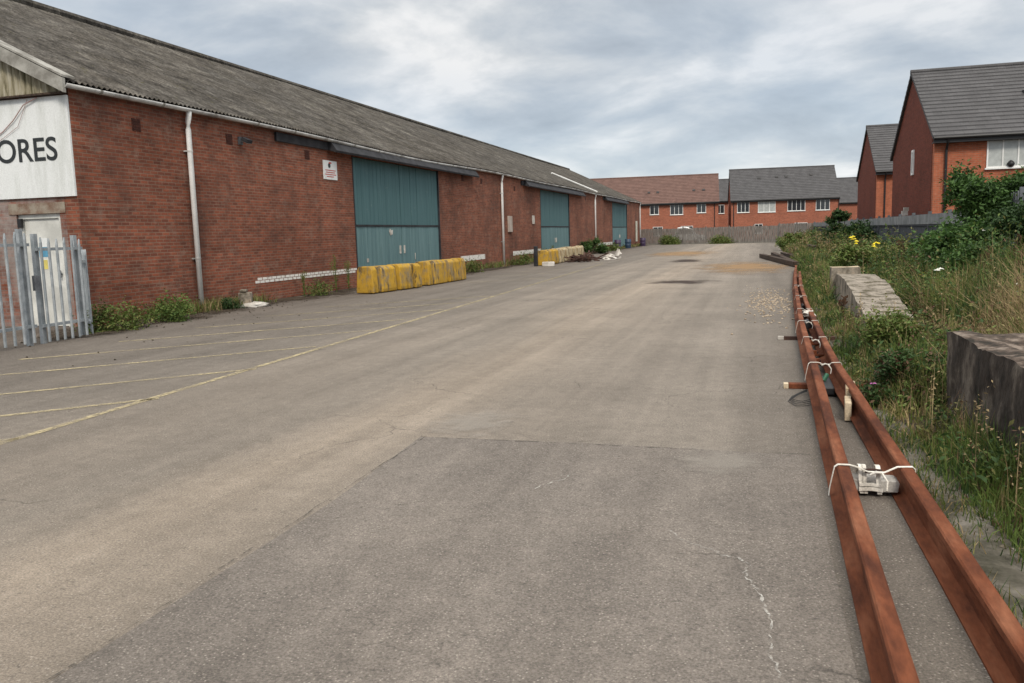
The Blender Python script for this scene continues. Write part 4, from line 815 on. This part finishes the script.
def gen_grass(n, ymin, ymax, xfun, seed):
    rng = np.random.default_rng(seed); t = rng.uniform(0, 1, n); y = ymin*(ymax/ymin)**t; e = edge(y); x = e+xfun(rng, n)*(5.6-e); keep = ~inside_blocks(x, y); x, y = x[keep], y[keep]; return x, y, rng
# 1) grass
x, y, rng = gen_grass(165000, 3.2, 92, lambda r, n: r.uniform(0, 1, n)**1.15, 21)
pn = fbm(x*1.1, y*.7, 31); dn = fbm(x*2.2, y*1.6, 44); keep = (dn > .45) | (rng.uniform(0, 1, len(x)) < .22); x, y, pn = x[keep], y[keep], pn[keep]; e = edge(y)
h = (.16+.42*sm((x-e)/.45)+.32*sm((x-e-.8)/1.6))*rng.uniform(.5, 1.25, len(x))*(.55+.9*fbm(x*1.7, y*1.2, 9)); h = np.where((x > 3.4) & (y > 22), h*.55, h); h = np.where((x < 2.5) & (y > 8.6) & (y < 13), h*.62, h); h = np.where((y < 7.6) & (x < 1.72), h*.75, h)
h = h*(1-.28*sm((y-11)/8)*sm((x-e-.3)/.8)); h = np.where((x < 1.66) & (y > 11.8) & (y < 17.5), h*.38, h); w = .0045+.00075*y; V, F = blades(x, y, bankz(x, y)-.02, h, w, .42, rng)
dry = ((x > 2.15) & (x < 3.4) & (y > 7.8) & (y < 11.2)); r = rng.uniform(0, 1, len(x))
mi = np.where(pn > .60, np.where(r < .40, 3, np.where(r < .72, 2, 0)), np.where(pn < .46, np.where(r < .55, 1, np.where(r < .92, 0, 4)), np.where(r < .48, 0, np.where(r < .74, 1, np.where(r < .92, 3, 2)))))
mi = np.where(dry & (r < .75), 2, mi); ramp_g = (x > 1.5) & (x < 2.4) & (y > 10) & (y < 15); mi = np.where(ramp_g & (r < .6), 2, mi)
mi = np.where((y < 5.5) & (x > 1.2) & (r < .7), 0, mi)
o = npmesh('long_grass', V, F, np.repeat(mi, 2), GREENS); tag(o, 'long mixed green and straw grass covering the bank', 'grass', kind='stuff')
rng = np.random.default_rng(55); n = 9000; y = rng.uniform(2.2, 30, n); x = np.where(rng.uniform(0, 1, n) < .45, np.interp(y, [p[1] for p in RP], [p[0] for p in RP])+.085+np.abs(rng.normal(0, .035, n)), edge(y)-np.abs(rng.normal(0, .12, n)))
keep = (fbm(x*3.5, y*2.3, 12) > .50) & (x > np.interp(y, [p[1] for p in RP], [p[0] for p in RP])+.08); x, y = x[keep], y[keep]; V, F = blades(x, y, np.full(len(x), .0), rng.uniform(.02, .13, len(x))*(1+.03*y), .004+.0006*y, .6, rng)
tag(npmesh('verge_tufts', V, F, np.repeat(rng.choice([0, 1, 2, 3], len(x), p=[.35, .25, .15, .25]), 2), GREENS), 'small tufts of moss and grass breaking through the concrete verge', 'grass', kind='stuff')
# 2) broad-leaved undergrowth in clumps
rng = np.random.default_rng(5); nc = 4200; t = rng.uniform(0, 1, nc); cy_ = 5.0*(90/5.0)**t; e = edge(cy_); cx_ = e+.14+rng.uniform(0, 1, nc)**.8*(5.5-e)
keep = ~inside_blocks(cx_, cy_) & ~((cx_ > 2.15) & (cx_ < 3.4) & (cy_ > 7.8) & (cy_ < 12.3) & (rng.uniform(0, 1, nc) < .85)); cx_, cy_ = cx_[keep], cy_[keep]; e = edge(cy_); nc = len(cx_)
rad = rng.uniform(.10, .30, nc)*(1+.5*sm((cx_-e-1)/2)); hh = rad*rng.uniform(.9, 3.0, nc)*(.75+.7*sm((cx_-e-.4)/1.5)); kk = 50
keep = ~((cx_ > 3.6) & (cy_ > 22) & (rng.uniform(0, 1, nc) < .7)) & ~((cx_ < 1.62) & (cy_ > 12) & (cy_ < 17.5) & (rng.uniform(0, 1, nc) < .8)); cx_, cy_ = cx_[keep], cy_[keep]; e = edge(cy_); nc = len(cx_); rad = rng.uniform(.10, .32, nc)*(1+.5*sm((cx_-e-1)/2)); hh = rad*rng.uniform(.8, 2.4, nc)*(.8+.5*sm((cx_-e-.4)/1.5))
d = rng.normal(size=(nc, kk, 3)); d /= np.linalg.norm(d, axis=2)[:, :, None]; rr = rng.uniform(.35, 1, (nc, kk, 1))**.6; p = d*rr; p[:, :, 2] = np.abs(p[:, :, 2])
P = np.stack([cx_[:, None]+p[:, :, 0]*rad[:, None], cy_[:, None]+p[:, :, 1]*rad[:, None], bankz(cx_, cy_)[:, None]+p[:, :, 2]*hh[:, None]*1.3], 2).reshape(-1, 3)
s = np.repeat(.018+.0010*cy_, kk)*rng.uniform(.6, 1.4, nc*kk); V, F = leaves(P, s, rng); pc = fbm(cx_*1.6, cy_*1.0, 63); u_ = rng.uniform(0, 1, nc); cm = np.where(pc < .47, np.where(u_ < .75, 1, 0), np.where(u_ < .5, 0, np.where(u_ < .72, 1, np.where(u_ < .93, 3, 4)))); mi = np.repeat(cm, kk); fl = rng.uniform(0, 1, nc*kk) < .12; mi = np.where(fl, 3, mi)
tag(npmesh('undergrowth', V, F, mi, GREENS), 'low broad leaved weeds mixed into the grass of the bank', 'undergrowth', kind='stuff')

# 3) shrubs: trunk with limbs, and a leafy crown made of many leaf faces in uneven lobes
def shrub(loc, H, R, nleaf, ls, mats, label, seed, group=None, squash=.8, cat='shrub', low=.12, name='bush'):
    r = np.random.default_rng(seed); t = thing(name, loc, label, cat, group); b = MB(); lobes = []
    nl = 16
    for i in range(nl):
        a = r.uniform(0, 2*np.pi); el = r.uniform(.1, 1.0)**1.25; q = r.uniform(.25, .85)*R*(1.1-.55*el); c = (math.cos(a)*q, math.sin(a)*q, H*(low+ (1-low-.18)*el)); lobes.append((c, R*r.uniform(.24, .46)*(1.1-.4*el)))
        b.tube([(0, 0, 0), (c[0]*.35, c[1]*.35, c[2]*.45), (c[0]*.8, c[1]*.8, c[2]*.85), (c[0]*1.05, c[1]*1.05, c[2]*1.12)], [.045*H/2.5, .03*H/2.5, .016*H/2.5, .004], 6)
    b.build('stem', MT['bark'], t, w=False)
    Ps = []; per = nleaf//nl
    for (c, rad) in lobes:
        ntw = 26; d_ = r.normal(size=(ntw, 3)); d_ /= np.linalg.norm(d_, axis=1)[:, None]; d_[:, 2] = d_[:, 2]*.7+.12; tip = np.array(c)+d_*rad*r.uniform(.6, 1.3, (ntw, 1))
        k_ = per//ntw; f_ = r.uniform(.15, 1, (ntw, k_, 1))**.7; base_ = np.array(c)[None, None, :]; Pp = base_+(tip[:, None, :]-base_)*f_+r.normal(scale=rad*.13, size=(ntw, k_, 3)); Ps.append(Pp.reshape(-1, 3))
    P = np.concatenate(Ps); P = P+r.normal(scale=R*(.16 if cat == 'weed' else .05), size=P.shape); P[:, 2] = np.maximum(P[:, 2], .03); s = ls*r.uniform(.6, 1.4, len(P)); V, F = leaves(P, s, r, .5)
    mi = (r.uniform(0, 1, len(P)) < .25).astype(int); o = npmesh('crown', V, F, mi, mats); o.parent = t; return t
LB = [MT['leaf_bush'], MT['leaf_dark']]; LD = [MT['leaf_dark'], GREENS[1]]; LG = [GREENS[0], GREENS[3]]
shrub((5.05, 20.6, .2), 2.65, 1.45, 32000, .056, LB, 'big leafy green bush in front of the large near house', 61)
shrub((3.85, 18.0, .15), 1.50, 1.35, 24000, .048, LB, 'lower spreading bush in front of the big leafy bush', 62)
shrub((4.75, 16.8, .2), 1.85, 1.15, 20000, .046, LD, 'tall bush at the right picture edge beside the big leafy bush', 66)
shrub((4.5, 50.0, .3), 2.35, 1.15, 5000, .09, LD, 'dark bush standing above the grass before the orange brick house', 63)
shrub((4.9, 44.0, .3), 1.5, 1.5, 5000, .085, LD, 'low dark bramble in front of the dark board fence, right of the dark bush', 64)
shrub((4.5, 24.0, .2), 1.15, 1.1, 7000, .062, LB, 'rounded bramble before the middle of the dark board fence', 65)
shrub((4.9, 33.0, .2), .65, 1.0, 6000, .07, LG, 'pale green bramble low against the dark board fence', 67)
shrub((3.55, 14.4, .15), 1.15, 1.15, 16000, .040, LB, 'green nettle mound below and nearer than the big leafy bush', 68)
shrub((2.6, 24.0, .25), .85, .9, 5000, .05, LG, 'green weed mound behind the pale concrete ramp', 69)
shrub((1.55, 10.3, .10), .55, .62, 7000, .026, LG, 'leafy weed mound at the near foot of the concrete ramp', 70)
shrub((1.32, 8.0, .02), .48, .50, 6500, .022, [GREENS[1], GREENS[4]], 'dark purple-green weed clump beside the timber wedge', 71)
shrub((2.15, 60, .2), .9, 1.2, 3500, .09, LG, 'grassy weed clump at the road edge near the far fence', 72)
# by the warehouse wall
shrub((-11.75, 13.0, 0), .42, .62, 2600, .034, LG, 'left of two leafy green weed clumps at the near corner of the warehouse', 80, cat='weed')
shrub((-11.9, 14.7, 0), .50, .55, 2400, .032, [GREENS[0], MT['leaf_bush']], 'right of two leafy green weed clumps at the near corner of the warehouse', 81, cat='weed')
shrub((-12.35, 17.35, 0), .26, .30, 1100, .028, LD, 'small dark weed at the foot of the first downpipe', 82, cat='weed')
shrub((-12.3, 21.8, 0), .40, .55, 1000, .032, LG, 'weed clump under the broken white band left of the yellow blocks', 83, cat='weed')
shrub((-12.1, 34.9, 0), .45, .7, 1100, .045, LG, 'weed clump just past the second yellow block', 84, cat='weed')
shrub((-12.1, 42.6, 0), .5, .8, 1200, .05, LG, 'weed clump at the foot of the second downpipe', 85, cat='weed')
shrub((-12.1, 47.8, 0), .6, .8, 1200, .05, [GREENS[3], GREENS[0]], 'yellowish weed clump before the second teal door', 86, cat='weed')
shrub((-11.9, 61.5, 0), 1.2, 1.1, 3500, .075, [MT['leaf_bush'], MT['leaf_dark']], 'dark green bush against the wall between second and third teal doors', 87)
shrub((-12.0, 71.0, 0), .45, 1.0, 1200, .07, LG, 'weed clump under the last white band before the third teal door', 88, cat='weed')
shrub((-9.5, 95.2, 0), .8, 1.3, 3000, .09, LG, 'left hand weed clump at the foot of the far board fence', 89, cat='weed')
shrub((-3.9, 93.6, 0), .7, 1.3, 2500, .09, LG, 'middle weed clump at the foot of the far board fence', 90, cat='weed')
shrub((-14.4, 11.6, 0), .75, .6, 3000, .045, LD, 'dark weed clump behind the palisade fence at the left edge', 91, cat='weed')
# thin wall-foot grass and dead stalks (stuff)
rng = np.random.default_rng(77); n = 16000; y = 13.4*(94/13.4)**rng.uniform(0, 1, n); x = -12.82+np.abs(rng.normal(0, .22, n)); cl = fbm(y*.6, x*.1, 6); keep = (cl > .42) & ~((x < -12.5) & (y > 25.2) & (y < 33)); x, y = x[keep], y[keep]
hh = rng.uniform(.05, .38, len(x))*(.5+fbm(y*.9, x, 8)); V, F = blades(x, y, np.zeros(len(x)), hh, .008+.0006*y, .5, rng); tag(npmesh('wall_foot_grass', V, F, np.repeat(rng.choice([0, 2, 3, 4], len(x), p=[.35, .2, .25, .2]), 2), GREENS), 'sparse weeds and dead stalks along the foot of the warehouse wall', 'grass', kind='stuff')

rng = np.random.default_rng(91); n = 2600; y = 4.2*(88/4.2)**rng.uniform(0, 1, n); e = edge(y); x = e+.12+rng.uniform(0, 1, n)*(5.2-e-.1); keep = ~inside_blocks(x, y) & (fbm(x*1.4, y*.8, 70) > .50); x, y, e = x[keep], y[keep], e[keep]; n = len(x)
hh = np.where((x > 3.4) & (y > 22), .6, 1)*rng.uniform(.45, 1.15, n)*(.5+.6*sm((x-e)/1.6)); z = bankz(x, y); V1, F1 = blades(x, y, z, hh, .0035+.00045*y, .30, rng); mi1 = np.repeat(rng.choice([2, 3, 4], n, p=[.35, .3, .35]), 2)
k = 9; tip = V1.reshape(n, 6, 3)[:, 4]; mid = V1.reshape(n, 6, 3)[:, 2]; f = rng.uniform(.55, 1.02, (n, k, 1)); P = (mid[:, None, :]+(tip-mid)[:, None, :]*(f*2-1).clip(0, 1.05)+rng.normal(scale=1, size=(n, k, 3))*(.010+.0006*y)[:, None, None]).reshape(-1, 3)
V2, F2 = leaves(P, np.repeat(.008+.0008*y, k)*rng.uniform(.6, 1.4, n*k), rng); mi2 = np.repeat(mi1[::2], k); V = np.concatenate([V1, V2]); F = np.concatenate([F1, F2+len(V1)]); tag(npmesh('dead_stalks', V, F, np.concatenate([mi1, mi2]), GREENS), 'thin brown and straw seed stalks standing through the grass', 'stalks', kind='stuff')
# 4) single tall plants with stems, leaves and heads
def tall_plant(name, loc, h, label, cat, head, hm, seed, ns=3, leafm_=0, group=None, hr=.03):
    r = random.Random(seed); t = thing(name, loc, label, cat, group); b = MB(); lf = MB()
    for i in range(ns):
        hd = MB()
        a = r.uniform(0, 6.28); L = h*r.uniform(.8, 1.05) if i else h; q = r.uniform(.04, .16)*h*(1 if i else .4); dx, dy = math.cos(a)*q, math.sin(a)*q; sd_ = .002+.0002*loc[1]
        b.tube([(0, 0, 0), (dx*.3, dy*.3, L*.4), (dx*.7, dy*.7, L*.75), (dx, dy, L)], [sd_*1.6, sd_*1.3, sd_, sd_*.7], 5)
        for k in range(9):
            f = .12+.75*k/9; c = Vector((dx*f, dy*f, L*f)); aa = r.uniform(0, 6.28); ll = h*.13*(1.1-f*.7); d = Vector((math.cos(aa), math.sin(aa), .35)); s_ = Vector((-math.sin(aa), math.cos(aa), 0))*ll*.2
            lf.add([c, c+d*ll*.5+s_, c+d*ll-Vector((0, 0, ll*.25)), c+d*ll*.5-s_], [(0, 1, 2, 3)])
        if head == 'daisy' or head == 'umbel':
            n_ = 16; rr_ = hr*(.8 if head == 'daisy' else 1.0); c = Vector((dx, dy, L)); rings = []
            for q, zz in ((1.0, 0), (.62, .35), (.28, .5)): rings.append([c+Vector((math.cos(6.283*j/n_)*rr_*q*(1 if j % 2 else .62)*r.uniform(.8, 1.15), math.sin(6.283*j/n_)*rr_*q*(1 if j % 2 else .62)*r.uniform(.8, 1.15), zz*rr_*(1.0 if head == 'daisy' else .4)+r.uniform(-.12, .12)*rr_)) for j in range(n_)])
            vs = sum(rings, [])+[c+Vector((0, 0, rr_*.55))]
            hd.add(vs, [(i*n_+j, i*n_+(j+1) % n_, (i+1)*n_+(j+1) % n_, (i+1)*n_+j) for i in range(2) for j in range(n_)]+[(2*n_+j, 2*n_+(j+1) % n_, 3*n_) for j in range(n_)])
        elif head == 'spike':
            for k in range(16): c = Vector((dx, dy, L*(.70+.30*k/16))); aa = r.uniform(0, 6.28); e_ = Vector((math.cos(aa), math.sin(aa), .4))*hr; hd.add([c, c+e_+Vector((0, 0, hr*.4)), c+e_*1.3, c+e_-Vector((0, 0, hr*.4))], [(0, 1, 2, 3)])
        if head: hd.build('flower_head' if head != 'spike' else 'seed_head', hm, t, w=False)
    b.build('stem', GREENS[leafm_], t, w=False); lf.build('leaves', GREENS[leafm_], t, w=False)
    return t
bz = lambda x, y: float(bankz(x, y))-.02
for k, (x, y, h, lab, hr) in enumerate(((2.85, 28.5, 1.10, 'left of two bright yellow flowering plants before the dark bush', .085), (3.2, 26.0, .85, 'right of two bright yellow flowering plants before the dark bush', .085),
        (1.62, 6.9, .52, 'single yellow flowered stem left of the dark platform wall', .018), (2.9, 17.0, .45, 'small yellow flowered plant beyond the ramp below the big bush', .06), (1.42, 11.8, .35, 'short yellow flowered weed beside the rails', .02))):
    tall_plant('yellow_flower', (x, y, bz(x, y)), h, lab, 'flower', 'daisy', MT['fl_yellow'], 100+k, 8 if k < 2 else 3, 3, 'yellow flowers', hr)
for k, (x, y, h, lab, hr) in enumerate(((2.45, 13.0, .80, 'white flower head right of the ramp', .05), (2.9, 28.2, .6, 'pale flower left of the two bright yellow ones', .08), (3.1, 11.6, .62, 'white flower above the dry grass left part', .035),
        (4.0, 17.5, 1.2, 'white flower in front of the lower spreading bush', .05), (1.55, 4.75, .55, 'slim white seed head in front of the dark platform wall', .02))):
    tall_plant('white_flower', (x, y, bz(x, y)), h, lab, 'flower', 'umbel', MT['fl_white'], 120+k, 2, 0, 'white flowers', hr)
tall_plant('purple_flower', (.99, 7.75, .0), .22, 'small purple flower beside the right rail at the timber wedge', 'flower', 'daisy', MT['fl_purple'], 130, 2, 1, None, .022)
for k, (x, y, h, lab) in enumerate(((3.3, 14.0, 1.0, 'brown dock stalks right of the ramp'), (3.75, 14.2, 1.15, 'tallest brown dock stalks at the right edge below the bush'), (3.5, 13.0, .95, 'brown dock stalks behind the dry grass'), (1.66, 4.5, .62, 'brown stalks in front of the dark platform wall'),
        (2.2, 20.5, .6, 'brown stalks behind the pale topped block'), (1.35, 14.5, .45, 'brown stalks between rails and ramp'), (3.6, 24.0, 1.0, 'brown stalks before the rounded bramble'), (1.48, 3.9, .5, 'nearest brown stalks at the lower right'))):
    tall_plant('dock_plant', (x, y, bz(x, y)), h, lab, 'weed', 'spike', GREENS[4], 140+k, 4, 4, 'brown dock plants', .035 if k != 3 else .02)
# straw stems arching over the lower right
for k, (x, y, h, lab) in enumerate(((-12.4, 22.9, 1.15, 'tall thin weed under the white notice'), (-12.4, 23.7, .95, 'thin weed at the left end of the yellow blocks'), (-12.35, 20.9, .7, 'short thin weed below the start of the white band'), (-12.3, 50.5, .9, 'thin weed at the second teal door'))):
    tall_plant('wall_weed', (x, y, 0), h, lab, 'weed', 'spike', GREENS[3], 170+k, 4, 0, 'thin weeds along the wall', .04)

# 5) loose gravel on the road edge (stuff) and small stones
rng = np.random.default_rng(3); b = MB()
def stones(n, cx, cy, sx, sy, s0, s1, name, m, label):
    b = MB()
    for i in range(n):
        x = cx+rng.normal(0, sx); y = cy+rng.normal(0, sy); s = rng.uniform(s0, s1); T = Matrix.Translation((x, y, s*.3)) @ Matrix.Rotation(rng.uniform(0, 3), 4, 'Z') @ Matrix.Rotation(rng.uniform(-.5, .5), 4, 'X')
        vs = [T @ Vector(p) for p in ((s, 0, 0), (0, s*.8, 0), (-s*.9, 0, 0), (0, -s*.7, 0), (0, 0, s*.6), (0, 0, -s*.4))]
        b.add(vs, [(0, 1, 4), (1, 2, 4), (2, 3, 4), (3, 0, 4), (1, 0, 5), (2, 1, 5), (3, 2, 5), (0, 3, 5)])
    return tag(b.build(name, m, None), label, 'gravel', kind='stuff')
stones(520, .25, 18.6, .28, 1.7, .012, .035, 'loose_gravel', MT['gravel'], 'scatter of tan gravel on the road beside the rails')
stones(200, -12.0, 15.5, .45, 2.6, .008, .03, 'wall_debris', MT['soil'], 'dark crumbs of soil and leaves at the foot of the wall')
stones(26, -9.8, 13.0, 1.0, 2.5, .010, .026, 'yard_crumbs', MT['soil'], 'dark crumbs scattered on the parking bays')
stones(160, 1.35, 4.5, .10, 2.2, .008, .025, 'verge_stones', MT['conc_top'], 'small stones along the edge of the concrete verge')

for o in bpy.data.objects:
    if '_w' in o: del o['_w']
print('OBJECTS', len(bpy.data.objects))
